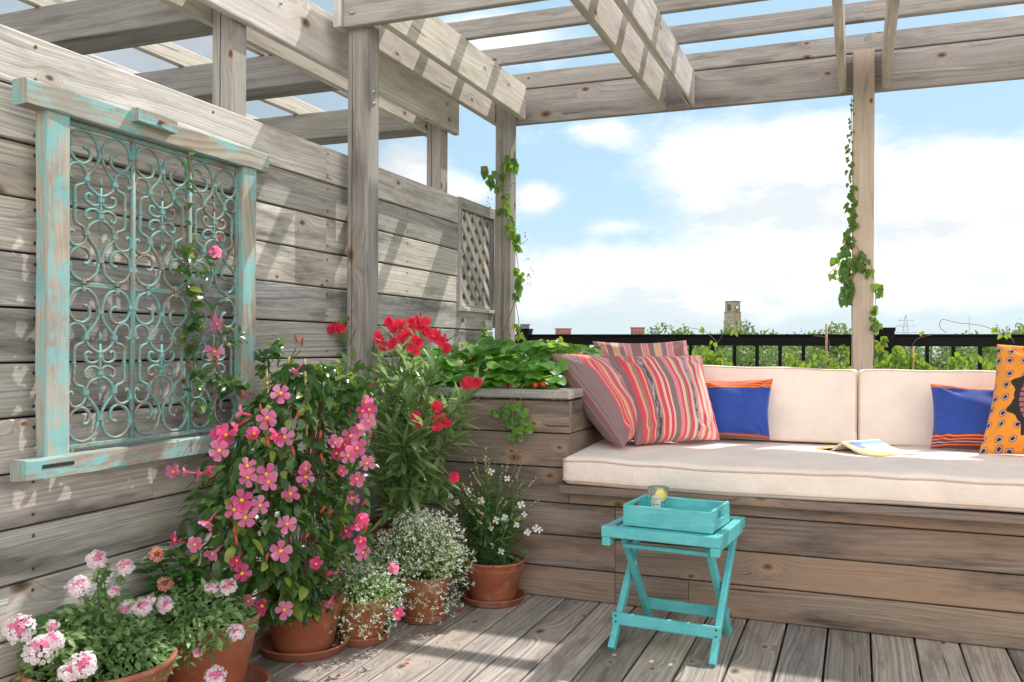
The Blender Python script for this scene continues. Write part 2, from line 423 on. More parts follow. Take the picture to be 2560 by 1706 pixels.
# bolts
boltm = simple('galvanised bolt', (.45, .46, .48), .35, .1, 200, metal=.8)
for p, ax in (((-1.99, 3.21, 2.455), Y), ((-1.85, 4.84, 2.5), X), ((-1.936, 3.3, 2.14), X), ((-1.936, 3.3, 2.09), X)):
    mb = MB(); p = Vector(p); d = -ax if ax == Y else ax
    mb.tube([p-d*.01, p+d*.006], .009, 8); part('bolt', mb, boltm, perg)

# ================================================================== PERGOLA (left, beyond the wall)
lp = thing('pergola', 'second weathered pergola standing behind the plank wall', 'pergola', (-2.6, 3.5, 0))
for yy in (2.70, 4.46):
    mb = MB(); mb.board((-2.205, yy, 0), (-2.205, yy, 2.49), X, .09, .09, .005, tone=.45); crack(mb, -2.215, yy-.0456, 1.7, 2.45, 3+int(yy)); part('post', mb, [M['perg'], CRK], lp)
ybeam(-2.139, .4, 4.57, lp, 'beam', .8, .228, 2.255, t=.034); ybeam(-2.269, .4, 4.60, lp, 'beam', .7, .228, 2.255, t=.034)
for yy in (2.636, 2.766, 3.45, 3.58, 4.395, 4.525):
    xbeam(yy, -6.2, -2.29, 2.262, 2.415, lp, 'rafter', tone=.15)
for xx in (-2.62, -3.10, -3.60, -4.1):
    ybeam(xx, .4, 5.2, lp, 'slat', .95, .09, 2.418, t=.036)
for p in ((-2.121, 2.7, 2.36), (-2.121, 4.44, 2.33), (-2.121, 4.44, 2.41), (-2.121, 2.9, 2.40)):
    mb = MB(); mb.tube([Vector(p)-X*.01, Vector(p)+X*.004], .007, 8); part('bolt', mb, boltm, lp)

# ================================================================== PLANTER + BENCH
BY = 3.51
pl = thing('planter_box', 'raised wooden planter box full of strawberry plants in the corner', 'planter', (-1.6, 3.9, 0))
PX = -1.118
seams = [.862-.002, .777, .63, .482, .335, .19, .045]
zz = [.827, .688, .545, .398, .263, .130, 0.0]   # seams of the front boards
mb = MB()
for a, b in zip(zz[:-1], zz[1:]):
    mb.board((WX, BY+.018, (a+b)/2), (PX if b > .397 else -.92, BY+.018, (a+b)/2), Z, a-b-.005, .036, .004, tone=random.uniform(.3, .7))
part('front_boards', mb, M['bench'], pl)
mb = MB()
for a, b in zip(zz[:3], zz[1:4]):
    mb.board((PX+.0015-.018, BY+.04, (a+b)/2), (PX+.0015-.018, 4.9, (a+b)/2), Z, a-b-.005, .036, .004, tone=.2)
part('side_boards', mb, M['bench'], pl)
mb = MB()
mb.board((WX+.005, BY+.02, .853), (PX+.004, BY+.02, .853), Y, .09, .038, .005, tone=.45)
mb.board((PX-.04, BY+.068, .853), (PX-.04, 4.9, .853), X, .088, .038, .005, tone=.4)
part('rim', mb, M['perg'], pl)
soilm = simple('potting soil', (.045, .03, .02), .95, .5, 60, .6)
mb = MB(); mb.box((WX+.01, BY+.066, .5), (PX-.086, 4.89, .80)); part('soil', mb, soilm, pl)

bn = thing('bench', 'built-in plank bench under the long beige seat cushion', 'bench', (.9, 4.0, 0))
zb_ = [.455, .372, .263, .130, 0.0]
zb_ = [.45, .398-.0, .263, .130, 0.0]
mb = MB()
for k, (a, b) in enumerate(zip(zb_[:-1], zb_[1:])):
    xs = [PX+.002 if k == 0 else -.9185, 3.1] if k != 3 else [-.9185, -.62, 3.1]
    for xa, xb in zip(xs[:-1], xs[1:]):
        mb.board((xa+.001, BY+.018, (a+b)/2), (xb-.001, BY+.018, (a+b)/2), Z, a-b-.005, .036, .004, tone=random.uniform(.25, .75))
part('front_boards', mb, M['bench'], bn)
mb = MB()
yy = 3.435
mb.board((-1.135, yy+.07, .468), (3.1, yy+.07, .468), Y, .14, .032, .004, tone=.3)
for k in range(1, 7): mb.board((-1.115, yy+.07+k*.146, .468), (3.1, yy+.07+k*.146, .468), Y, .14, .032, .004, tone=.3)
part('seat_boards', mb, M['bench'], bn)
mb = MB()
for z0_, z1_ in ((.487, .60), (.605, .745), (.75, .89)): mb.board((-1.115, 4.575, (z0_+z1_)/2), (3.1, 4.575, (z0_+z1_)/2), Z, z1_-z0_, .034)
part('back_boards', mb, M['bench'], bn)

# fabrics ---------------------------------------------------------------
def fabric(name, base, var=.06, weave=900, trans=0):
    m, h, out = mat(name)
    tc = h.n('ShaderNodeTexCoord').outputs['Object']
    n1 = h.noise(tc, 6, 3); c = h.mix(h.mr(n1, .35, .65), tuple(x*(1-var) for x in base), tuple(min(1, x*(1+var)) for x in base))
    b = h.n('ShaderNodeBsdfPrincipled', i={'Base Color': c, 'Roughness': .85, 'Specular IOR Level': .2, 'Sheen Weight': .15})
    w = h.noise(tc, weave, 1); w2 = h.noise(tc, 9, 3, .6)
    bn_ = h.n('ShaderNodeBump', i={'Strength': .25, 'Distance': .0012, 'Height': w})
    bn2 = h.n('ShaderNodeBump', i={'Strength': .5, 'Distance': .02, 'Height': w2, 'Normal': bn_.outputs[0]})
    h.nt.links.new(bn2.outputs[0], b.inputs['Normal']); finish(h, out, b); return m
M['beige'] = fabric('beige cushion canvas', (.84, .71, .625))
M['piping'] = fabric('piping canvas', (.66, .48, .37))

def soft_box(mb, lo, hi, r, nx, ny, nz, fn=None):
    """rounded box as a subdivided cube skin (for cushions)"""
    lo = np.array(lo, float); hi = np.array(hi, float); c = (lo+hi)/2; hs = (hi-lo)/2
    def face(ax, sg, na, nb):
        a1, a2 = [(1, 2), (2, 0), (0, 1)][ax]
        vs = []
        def samp(n, h_):
            # denser near the ends
            k = max(3, 5); e = [-h_+r*(1-math.cos(t*math.pi/2/k)) for t in range(k)]
            mid = list(np.linspace(-h_+r, h_-r, max(2, n)))
            return e+mid+[-q for q in e[::-1]]
        A = samp(na, hs[a1]); B = samp(nb, hs[a2])
        for p in A:
            for q in B:
                w = np.zeros(3); w[ax] = sg*hs[ax]; w[a1] = p; w[a2] = q
                core = np.clip(w, -(hs-r), hs-r); d = w-core; L = np.linalg.norm(d)
                w2 = core+d/L*r if L > 1e-9 else w
                v = c+w2
                if fn is not None: v = fn(v)
                vs.append(tuple(v))
        nb_ = len(B); fs = []
        for i in range(len(A)-1):
            for j in range(nb_-1):
                q = [i*nb_+j, (i+1)*nb_+j, (i+1)*nb_+j+1, i*nb_+j+1]
                fs.append(q if sg > 0 else q[::-1])
        mb.add(vs, fs, None, (0, 0, 0), 0, True)
    n3 = (nx, ny, nz)
    for ax in range(3):
        a1, a2 = [(1, 2), (2, 0), (0, 1)][ax]
        for sg in (-1, 1): face(ax, sg, n3[a1], n3[a2])

def seat_fn(v):
    x, y, z = v
    if z > .56:
        z += .014*math.sin((min(max((y-3.44)/.95, 0), 1))*math.pi)+.004*math.sin(x*7+math.sin(y*5)*1.3)*math.sin(y*9)+.0025*math.sin(x*23+y*6)*math.sin(x*3+1)
    if y < 3.6: y += .006*math.sin(x*5.3+1)+.003*math.sin(x*17)
    z += .004*math.sin(x*3.1)
    return x, y, z
seat = thing('seat_cushion', 'long beige seat cushion covering the plank bench', 'cushion', (1.0, 3.9, .487))
mb = MB(); soft_box(mb, (-1.13, 3.43, .486), (2.6, 4.50, .603), .035, 60, 24, 3, seat_fn); part('cover', mb, M['beige'], seat)
mb = MB()
for zz_ in (.586, .507):
    pts = []
    for x_ in np.linspace(2.55, -1.07, 60): pts.append(seat_fn((x_, 3.4315+(.003 if zz_ > .55 else .004), zz_)))
    for a in np.linspace(0, math.pi/2, 7): pts.append(seat_fn((-1.095-.034*math.sin(a), 3.4655-.034*math.cos(a), zz_)))
    for y_ in np.linspace(3.5, 4.2, 12): pts.append(seat_fn((-1.130, y_, zz_)))
    mb.tube([(p[0], p[1]-.001, p[2]) for p in pts], .0042, 6)
part('piping', mb, M['piping'], seat)
for (xa, xb, lab, zt_) in ((-1.105, -.0005, 'beige back cushion on the left, behind the striped pillows and first blue pillow', .957), (.0025, 1.12, 'beige back cushion on the right, behind the open book and orange pillow', .950)):
    def bf(v, xa=xa, xb=xb, zt_=zt_):
        x, y, z = v; t = (z-.60)/.36
        y += .05*t; u = (x-xa)/(xb-xa)
        if y < 4.5: y -= .018*math.sin(max(0, min(1, u))*math.pi)*math.sin(max(0, min(1, t))*math.pi)
        if z > zt_-.05: z += .003*math.sin(x*15)+.004*math.sin(x*5+xa*7)
        return x, y, z
    bc = thing('back_cushion', lab, 'cushion', ((xa+xb)/2, 4.45, .6), 'beige back cushions')
    mb = MB(); soft_box(mb, (xa, 4.375, .608), (xb, 4.505, zt_), .017, 24, 4, 14, bf); part('cover', mb, M['beige'], bc)
    mb = MB()
    e = .006
    loop = [(xa+e, .63), (xa+e, zt_-.02), (xa+.03, zt_-e+.002), (xb-.03, zt_-e+.002), (xb-e, zt_-.02), (xb-e, .63)]
    pts = []
    for q, w in zip(loop[:-1], loop[1:]):
        for t in np.linspace(0, 1, 10)[:-1]: pts.append(bf((q[0]+(w[0]-q[0])*t, 4.379, q[1]+(w[1]-q[1])*t)))
    mb.tube(pts, .0034, 6); part('piping', mb, M['piping'], bc)

# pillows ---------------------------------------------------------------
def stripes_mat(name, stops, ikat=None, scale=1.0, rot=False, fade=.0):
    m, h, out = mat(name)
    uv = h.n('ShaderNodeUVMap', uv_map='UVMap').outputs[0]
    s = h.n('ShaderNodeSeparateXYZ', i={0: uv}); u, v = s.outputs[0], s.outputs[1]
    if rot: u, v = v, u
    jit = h.noise(h.vec(u, h.math('MULTIPLY', v, 6.0), 0), 3, 2)
    uu = h.math('FRACT', h.math('MULTIPLY', h.math('ADD', u, h.math('MULTIPLY', h.math('SUBTRACT', jit, .5), .004)), scale))
    c = h.ramp(uu, stops, 'CONSTANT')
    # thin pin stripes
    pin = h.math('SINE', h.math('MULTIPLY', u, 2*math.pi*62))
    pm = h.mr(pin, .6, .9, 0, .26)
    c = h.mix(pm, c, (.78, .52, .30))
    pin2 = h.math('SINE', h.math('ADD', h.math('MULTIPLY', u, 2*math.pi*41), 1.3))
    c = h.mix(h.mr(pin2, .7, .95, 0, .40), c, (.33, .04, .09))
    if ikat:
        for (a, b) in ikat:
            mk = h.math('MULTIPLY', h.math('GREATER_THAN', u, a), h.math('LESS_THAN', u, b))
            nz = h.noise(h.vec(h.math('MULTIPLY', u, 45.0), h.math('MULTIPLY', v, 9.0), a*9), 1, 3, .6)
            c = h.mix(mk, c, h.mix(h.mr(nz, .50, .56), (.09, .035, .06), (.40, .30, .33)))
    yarn = h.noise(h.vec(h.math('MULTIPLY', u, 500.0), h.math('MULTIPLY', v, 60.0), 0), 1, 2)
    c = h.mix(h.mr(yarn, .3, .7, 0, .12), c, h.mix(.5, c, (.8, .7, .62)))
    b = h.n('ShaderNodeBsdfPrincipled', i={'Base Color': c, 'Roughness': .85, 'Specular IOR Level': .2, 'Sheen Weight': .2})
    bn_ = h.n('ShaderNodeBump', i={'Strength': .3, 'Distance': .001, 'Height': yarn})
    h.nt.links.new(bn_.outputs[0], b.inputs['Normal']); finish(h, out, b); return m
GR, RD, PK, OR, CR, GN, PU = (.17, .125, .13), (.62, .03, .085), (.75, .20, .26), (.80, .30, .15), (.74, .50, .36), (.21, .20, .14), (.20, .09, .12)
seqA = [(0, GR), (.04, PU), (.06, GR), (.13, PU), (.15, GR), (.175, RD), (.21, PK), (.225, OR), (.24, RD), (.29, PK), (.30, OR), (.32, RD), (.345, OR), (.36, CR), (.375, OR), (.40, GN), (.42, RD), (.47, PK), (.5, CR), (.53, (.33, .28, .31)), (.58, OR), (.6, RD), (.64, GN), (.66, CR), (.69, RD), (.74, OR), (.76, GR), (.79, RD), (.84, CR), (.87, PK), (.90, GN), (.93, GR)]
seqB = [(0, GR), (.05, PU), (.08, RD), (.12, OR), (.14, GN), (.165, RD), (.20, OR), (.215, PU), (.235, (.30, .25, .28)), (.30, OR), (.32, RD), (.36, CR), (.39, RD), (.42, CR), (.44, GR), (.485, GN), (.5, PK), (.54, RD), (.565, CR), (.6, GN), (.62, RD), (.66, CR), (.69, (.33, .28, .31)), (.735, PK), (.76, CR), (.79, RD), (.83, CR), (.87, PK), (.90, CR), (.94, RD), (.97, GR)]
M['strA'] = stripes_mat('striped cotton, grey and red', seqA, [(.54, .57)])
M['strB'] = stripes_mat('striped cotton, red and cream', seqB, [(.245, .285), (.70, .728)])
seqC = [(0, (.26, .12, .13)), (.13, (.62, .55, .52)), (.15, (.70, .22, .25)), (.28, (.62, .55, .52)), (.30, (.26, .12, .13)), (.43, (.65, .55, .5)), (.45, (.74, .42, .24)), (.58, (.6, .5, .48)), (.60, (.30, .15, .16)), (.72, (.62, .55, .52)), (.74, (.70, .22, .25)), (.86, (.62, .5, .48)), (.88, (.26, .12, .13))]
M['strC'] = stripes_mat('broad striped cotton', seqC, None, 2.2)
BL = (.018, .055, .30)
def bluemat(name, lo, hi):
    m, h, out = mat(name)
    uv = h.n('ShaderNodeUVMap', uv_map='UVMap').outputs[0]
    s = h.n('ShaderNodeSeparateXYZ', i={0: uv}); v = s.outputs[1]
    OG, DK, WH = (.78, .17, .03), (.15, .03, .05), (.55, .40, .40)
    st = [(0, DK), (lo*.12, OG), (lo*.2, DK), (lo*.35, WH), (lo*.4, DK), (lo*.55, OG), (lo*.65, DK), (lo*.8, OG), (lo*.9, DK), (lo, BL), (hi, OG)]
    w = 1-hi
    for k in range(4): st += [(hi+w*(.18+.2*k), DK), (hi+w*(.24+.2*k), OG)]
    c = h.ramp(v, st, 'CONSTANT')
    tc = h.n('ShaderNodeTexCoord').outputs['Object']
    w_ = h.noise(tc, 900, 1)
    c = h.mix(h.mr(h.noise(tc, 12, 3), .35, .7, 0, .35), c, h.mix(1.0, c, (1.5, 1.4, 1.25), 'MULTIPLY'))
    b = h.n('ShaderNodeBsdfPrincipled', i={'Base Color': c, 'Roughness': .7, 'Specular IOR Level': .3, 'Sheen Weight': .3})
    bn_ = h.n('ShaderNodeBump', i={'Strength': .3, 'Distance': .001, 'Height': w_})
    h.nt.links.new(bn_.outputs[0], b.inputs['Normal']); finish(h, out, b); return m
M['blueD'] = bluemat('cobalt blue cotton, left', .055, .84); M['blueE'] = bluemat('cobalt blue cotton, right', .20, .93)
def orangemat():
    m, h, out = mat('orange feather print cotton')
    uv = h.n('ShaderNodeUVMap', uv_map='UVMap').outputs[0]
    s = h.n('ShaderNodeSeparateXYZ', i={0: uv}); u, v = s.outputs[0], s.outputs[1]
    OG, DK, MV, LM = (.85, .30, .035), (.035, .025, .022), (.34, .13, .15), (.55, .40, .42)
    vo = h.n('ShaderNodeTexVoronoi', voronoi_dimensions='2D', i={'Vector': h.vec(h.math('MULTIPLY', u, 9.4), h.math('MULTIPLY', h.math('ADD', v, h.math('MULTIPLY', h.math('ABSOLUTE', h.math('SUBTRACT', h.math('FRACT', h.math('MULTIPLY', u, 9.4)), .5)), .03)), 8.6), 0), 'Scale': 1.0, 'Randomness': .35})
    d = vo.outputs['Distance']
    c = h.ramp(d, [(0, DK), (.13, (.12, .08, .08)), (.15, LM), (.22, MV), (.26, DK), (.28, OG)], 'CONSTANT')
    cu, cv = .50, .50
    du = h.math('SUBTRACT', u, cu); dv = h.math('MULTIPLY', h.math('SUBTRACT', v, cv), .85)
    nz = h.noise(h.vec(u, v, 0), 14, 2)
    rr = h.math('ADD', h.math('SQRT', h.math('ADD', h.math('MULTIPLY', du, du), h.math('MULTIPLY', dv, dv))), 0.0)
    ang = h.math('ARCTAN2', dv, du)
    spike = h.math('MULTIPLY', h.math('POWER', h.math('ABSOLUTE', h.math('SINE', h.math('MULTIPLY', ang, 5.0))), 6.0), .10)
    outer = h.math('ADD', h.math('ADD', .31, h.math('MULTIPLY', spike, .6)), h.math('MULTIPLY', h.math('SUBTRACT', nz, .5), .05))
    body = h.math('LESS_THAN', rr, outer)
    c = h.mix(body, c, DK)
    inner = h.math('LESS_THAN', rr, .27)
    radial = h.mix(h.math('GREATER_THAN', h.math('SINE', h.math('MULTIPLY', ang, 38.0)), .68), h.mix(h.math('GREATER_THAN', rr, .19), OG, MV), (.06, .02, .03))
    c = h.mix(inner, c, radial)
    b = h.n('ShaderNodeBsdfPrincipled', i={'Base Color': c, 'Roughness': .8, 'Specular IOR Level': .2, 'Sheen Weight': .2})
    finish(h, out, b); return m
M['orange'] = orangemat()
def pillow(corners, T, m, label, n=34, seed=0, wr=1.7, group=None, cat='pillow'):
    BLc, BRc, TLc, TRc = [Vector(c) for c in corners]
    rs = np.random.default_rng(seed)
    cen = (BLc+BRc+TLc+TRc)/4
    nrm = ((BRc+TRc-BLc-TLc).cross(TLc+TRc-BLc-BRc)).normalized()
    ph = rs.uniform(0, 6.28, 12)
    def pt(a, b, side):
        u = .5+.5*a*(1-.075*(1-b*b)); v = .5+.5*b*(1-.07*(1-a*a))
        base = BLc.lerp(BRc, u).lerp(TLc.lerp(TRc, u), v)
        e = max(0.0, (1-a*a)*(1-b*b))
        th = T*e**.42*(1+.10*math.sin(2.2*a+ph[0])*math.sin(1.9*b+ph[1]))
        # wrinkles radiating from the corners and puckers along the seams
        w = 0
        for k, (ca, cb) in enumerate(((-1, -1), (1, -1), (-1, 1), (1, 1))):
            dx, dy = a-ca, b-cb; rr = math.hypot(dx, dy); an = math.atan2(dy, dx)
            w += math.sin(an*11+ph[k])*math.exp(-(rr-.35)**2*9)*.006
        edge = min(1-abs(a), 1-abs(b))
        w += .004*math.sin(a*26+ph[5])*math.exp(-edge*9)*(1 if 1-abs(b) < 1-abs(a) else 0)
        w += .004*math.sin(b*24+ph[6])*math.exp(-edge*9)*(1 if 1-abs(a) <= 1-abs(b) else 0)
        w += .006*math.sin(a*5+b*3+ph[7])*math.sin(b*4-a*2+ph[8])*e
        sag = -.012*(1-b)*.5*e
        return base+nrm*side*(th/2+w*wr*min(1, e*6))+Z*sag
    mb = MB(); g = [math.sin(t*math.pi/2) for t in np.linspace(-1, 1, n)]
    for side in (1, -1):
        vs = [pt(a, b, side) for b in g for a in g]; fs = []; uvs = []
        for j in range(n-1):
            for i in range(n-1):
                q = [j*n+i, j*n+i+1, (j+1)*n+i+1, (j+1)*n+i]
                uvq = [((g[i]+1)/2, (g[j]+1)/2), ((g[i+1]+1)/2, (g[j]+1)/2), ((g[i+1]+1)/2, (g[j+1]+1)/2), ((g[i]+1)/2, (g[j+1]+1)/2)]
                fs.append(q if side > 0 else q[::-1]); uvs.append(uvq if side > 0 else uvq[::-1])
        mb.add(vs, fs, uvs, (0, 0, 0), 0, True)
    o = mb.build('pillow', m); return tag(o, label, cat, group)
pillow([(-.925, 3.66, .625), (-.93, 4.03, .63), (-1.262, 3.70, 1.02), (-1.115, 4.06, 1.015)], .20, M['strA'], 'grey and red striped pillow slumped against the planter box', seed=1)
pillow([(-.905, 3.80, .622), (-.585, 4.10, .630), (-1.105, 3.98, 1.012), (-.705, 4.30, 1.014)], .20, M['strB'], 'red and cream striped pillow in front, beside the blue pillow', seed=2)
pillow([(-1.12, 4.27, .66), (-.66, 4.33, .66), (-1.285, 4.42, 1.082), (-.80, 4.43, 1.088)], .11, M['strC'], 'broad striped pink and brown pillow showing behind the other striped pillows', seed=3)
pillow([(-.76, 4.19, .625), (-.376, 4.25, .623), (-.74, 4.32, .893), (-.372, 4.335, .908)], .11, M['blueD'], 'cobalt blue pillow with orange border leaning beside the striped pillows', seed=4)
pillow([(.292, 4.20, .62), (.67, 4.20, .62), (.300, 4.325, .897), (.66, 4.325, .885)], .11, M['blueE'], 'cobalt blue pillow with brown striped bottom beside the orange pillow', seed=5)
pillow([(.462, 4.06, .622), (.95, 3.90, .622), (.545, 4.20, 1.072), (1.03, 4.04, 1.07)], .16, M['orange'], 'orange pillow with dark feather print at the right end of the bench', seed=6)

# ================================================================== BOOK
bk = thing('book', 'open paperback lying face down on the seat cushion', 'book', (.04, 3.95, .62))
def bookmat():
    m, h, out = mat('paperback cover print')
    uv = h.n('ShaderNodeUVMap', uv_map='UVMap').outputs[0]
    s = h.n('ShaderNodeSeparateXYZ', i={0: uv}); u, v = s.outputs[0], s.outputs[1]   # u along spine, v from the spine outwards
    nz = h.noise(h.vec(h.math('MULTIPLY', u, 5.0), h.math('MULTIPLY', v, 5.0), 0), 1, 3)
    c = h.mix(h.mr(nz, .35, .65), (.55, .76, .80), (.80, .90, .90))
    yel = h.mr(h.math('ADD', h.math('SUBTRACT', u, h.math('MULTIPLY', v, .45)), h.math('MULTIPLY', h.math('SUBTRACT', nz, .5), .5)), .30, .05)
    c = h.mix(yel, c, (.86, .66, .22))
    yel2 = h.math('MULTIPLY', h.mr(v, .72, .85), h.mr(u, .55, .4)); c = h.mix(yel2, c, (.78, .45, .08))
    band = h.math('MULTIPLY', h.math('GREATER_THAN', v, .03), h.math('LESS_THAN', v, .17))
    c = h.mix(band, c, h.ramp(u, [(0, (.80, .50, .06)), (.08, (.6, .1, .05)), (.12, (.02, .06, .22)), (.26, (.05, .12, .35)), (.42, (.05, .42, .72))], 'CONSTANT'))
    bx = h.math('MULTIPLY', h.math('MULTIPLY', h.math('GREATER_THAN', u, .14), h.math('LESS_THAN', u, .34)), h.math('MULTIPLY', h.math('GREATER_THAN', v, .17), h.math('LESS_THAN', v, .38)))
    ln = h.math('GREATER_THAN', h.math('SINE', h.math('MULTIPLY', v, 90.0)), .1)
    c = h.mix(bx, c, h.mix(h.math('MULTIPLY', ln, .5), (.06, .13, .45), (.4, .5, .7)))
    b = h.n('ShaderNodeBsdfPrincipled', i={'Base Color': c, 'Roughness': .35})
    finish(h, out, b); return m
cov = bookmat(); paper = simple('book pages', (.78, .70, .64), .8, .06, 300)
S0, S1 = Vector((-.062, 3.955, .660)), Vector((.085, 4.120, .660))
sd = Vector((.72, -.69, 0)).normalized()
def bprof(t, side):   # t 0..1 from spine out; returns (horizontal, z)
    if side > 0: return t*.20, .660-.042*(1-(1-t)**2.0)+.004*t
    return t*.155, .658-.044*min(1, t*2.4)**1.2+.012*max(0, t-.5)
for side, nm in ((1, 'cover'), (-1, 'back_cover')):
    mb = MB(); K = 14; vs, fs, uvs = [], [], []
    for i in range(K+1):
        a, z_ = bprof(i/K, side)
        for q, e in ((S0, 0), (S1, 1)):
            p = Vector((q.x, q.y, 0))+sd*side*a*(1 if side > 0 else 1); vs.append((p.x, p.y, z_))
    for i in range(K):
        fs.append([2*i, 2*i+1, 2*i+3, 2*i+2] if side > 0 else [2*i+2, 2*i+3, 2*i+1, 2*i]); t0, t1 = i/K, (i+1)/K
        q = [(0, t0), (1, t0), (1, t1), (0, t1)]; uvs.append(q if side > 0 else [q[3], q[2], q[1], q[0]])
    mb.add(vs, fs, uvs, (0, 0, 0), 0, True); part(nm, mb, cov, bk)
    mb = MB(); vs, fs = [], []
    for i in range(K+1):
        a, z_ = bprof(i/K*.97, side); th = .010*(1-abs(i/K-.45)*.6)
        for q in (S0.lerp(S1, .01), S0.lerp(S1, .99)):
            for dz in (-.0012, -.0012-th):
                p = Vector((q.x, q.y, 0))+sd*side*a; vs.append((p.x, p.y, max(z_+dz, .6172)))
    for i in range(K):
        o = 4*i
        fs += [[o, o+4, o+5, o+1], [o+2, o+3, o+7, o+6], [o+1, o+5, o+7, o+3], [o, o+2, o+6, o+4]]
    fs.append([4*K, 4*K+2, 4*K+3, 4*K+1])
    mb.add(vs, fs, None, (0, 0, 0), 0, False); part('pages', mb, paper, bk)

# ================================================================== TABLE, TRAY, GLASS
def tealmat():
    m, h, out = mat('turquoise painted wood'); tc = h.n('ShaderNodeTexCoord').outputs['Object']
    mp_ = h.n('ShaderNodeMapping', i={'Vector': tc, 'Scale': (8, 60, 60)}).outputs[0]
    c = h.mix(h.mr(h.noise(tc, 14, 4, .6), .35, .65), (.085, .42, .44), (.115, .50, .51))
    geo = h.n('ShaderNodeNewGeometry').outputs['Pointiness']
    c = h.mix(h.math('MULTIPLY', h.mr(h.noise(tc, 130, 4, .7), .66, .72), .6), c, (.45, .36, .26))
    c = h.mix(h.math('MULTIPLY', h.mr(h.noise(mp_, 2, 3), .45, .7), .16), c, (.30, .75, .74))
    b = h.n('ShaderNodeBsdfPrincipled', i={'Base Color': c, 'Roughness': h.mr(h.noise(tc, 25, 3), .3, .7, .32, .52)})
    bn_ = h.n('ShaderNodeBump', i={'Strength': .25, 'Distance': .0015, 'Height': h.noise(mp_, 2, 3)}); h.nt.links.new(bn_.outputs[0], b.inputs['Normal'])
    finish(h, out, b); return m
teal = tealmat()
tb = thing('tray_table', 'turquoise folding wooden side table with crossed legs', 'table', (-.602, 3.14, 0))
def tbx(nm, boards, par=tb, m=None):
    mb = MB()
    for (a, b, up, w, t) in boards: mb.board(a, b, up, w, t, .003)
    return part(nm, mb, m or teal, par)
TH = .432; hw, hd = .188, .185
for sx in (-1, 1):
    tbx('end_rail', [((sx*hw, -hd+.0205, TH-.026), (sx*hw, hd-.0205, TH-.026), Z, .052, .03)])
tbx('front_rail', [((-hw-.015, -hd, TH-.018), (hw+.015, -hd, TH-.018), Z, .036, .04)])
tbx('back_rail', [((-hw-.015, hd, TH-.018), (hw+.015, hd, TH-.018), Z, .036, .04)])
for sx in (-1, 1):
    tbx('corner_block', [((sx*hw, -hd, TH-.0365), (sx*hw, -hd, TH-.064), X, .0295, .039)])
n = 5; wsl = (2*hw-.03-.014*6)/5
for k in range(n):
    xx = -hw+.015+.014+wsl/2+k*(wsl+.014)
    tbx('slat', [((xx, -hd+.0205, TH-.009), (xx, hd-.0205, TH-.009), X, wsl, .014)])
for sx in (-1, 1):
    xo = sx*.176; xi = sx*.148
    tbx('leg', [((xo, -.175, .003), (xo, .15, TH-.05), Y, .032, .022)])   # front foot, rises to the back
    tbx('leg', [((xi-sx*.0, .19, .003), (xi, -.12, TH-.05), Y, .032, .022)])
def lerp(a, b, t): return a+(b-a)*t
for z_, ya, nm, xw in ((.095, lerp(-.175, .15, .24)-.022, 'stretcher', .190), (.085, lerp(.19, -.12, .21)+.022, 'stretcher', .160)):
    tbx(nm, [((-xw, ya, z_), (xw, ya, z_), Z, .042, .016)])
tbx('stretcher', [((-.15, -.125, TH-.075), (.15, -.125, TH-.075), Z, .016, .016)])
dscrew = simple('dark screw', (.05, .045, .04), .4, .1, 50, metal=.6)
for sx in (-1, 1):
    for dz in (-.011, .011):
        mb = MB(); mb.tube([(sx*.177, lerp(-.175, .15, .24)-.0315, .095+dz), (sx*.177, lerp(-.175, .15, .24)-.029, .095+dz)], .0035, 8); part('screw', mb, dscrew, tb)
for o in tb.children: o.matrix_parent_inverse = Matrix()
tb.rotation_euler = (0, 0, R(-5))
# tray
ty = thing('tray', 'deep turquoise wooden tray with cut-out handles on the side table', 'tray', (-.588, 3.095, TH+.001))
tw, td, hh = .155, .120, .072; t_ = .010
tbx('base', [((-tw+t_, 0, .005), (tw-t_, 0, .005), Y, 2*td-2*t_, .006)], ty)
tbx('front_wall', [((-tw, -td+t_/2, hh/2), (tw, -td+t_/2, hh/2), Z, hh, t_)], ty)
tbx('back_wall', [((-tw, td-t_/2, hh/2), (tw, td-t_/2, hh/2), Z, hh, t_)], ty)
for sx in (-1, 1):
    xs_ = sx*(tw-t_/2); L = td-t_
    tbx('end_wall', [((xs_, -L, .0165), (xs_, L, .0165), Z, .033, t_), ((xs_, -L, .069), (xs_, L, .069), Z, .014, t_),
                     ((xs_, -L, .0475), (xs_, -.04, .0475), Z, .029, t_-.0004), ((xs_, .04, .0475), (xs_, L, .0475), Z, .029, t_-.0004)], ty)
for o in ty.children: o.matrix_parent_inverse = Matrix()
ty.rotation_euler = (0, 0, R(-6))
# glass of water with lemon
gl = thing('drinking_glass', 'glass of water with lemon slice and printed shield label', 'glass', (-.66, 3.12, TH+.0095))
def glassmat(name, ior, col=(1, 1, 1)):
    m, h, out = mat(name); b = h.n('ShaderNodeBsdfGlass', i={'Color': (*col, 1), 'Roughness': 0.0, 'IOR': ior})
    t = h.n('ShaderNodeBsdfTransparent', i={'Color': (*col, 1)}); mx = h.n('ShaderNodeMixShader', i={0: .45, 1: b.outputs[0], 2: t.outputs[0]})
    finish(h, out, mx); return m
GHt = .112; rb, rt = .026, .0375
def gr(z): return rb+(rt-rb)*(z/GHt)**.8
mb = MB(); prof = [(.001, .0)]+[(gr(z), z) for z in np.linspace(0, GHt, 14)]+[(gr(GHt)-.001, GHt+.001)]+[(gr(z)-.002, z) for z in np.linspace(GHt, .009, 14)]+[(.001, .008)]
mb.lathe((0, 0, 0), prof, 36); part('glass_wall', mb, glassmat('clear glass', 1.45), gl)
mb = MB(); prof = [(.001, .0085)]+[(gr(z)-.0026, z) for z in np.linspace(.0095, .078, 8)]+[(.001, .078)]
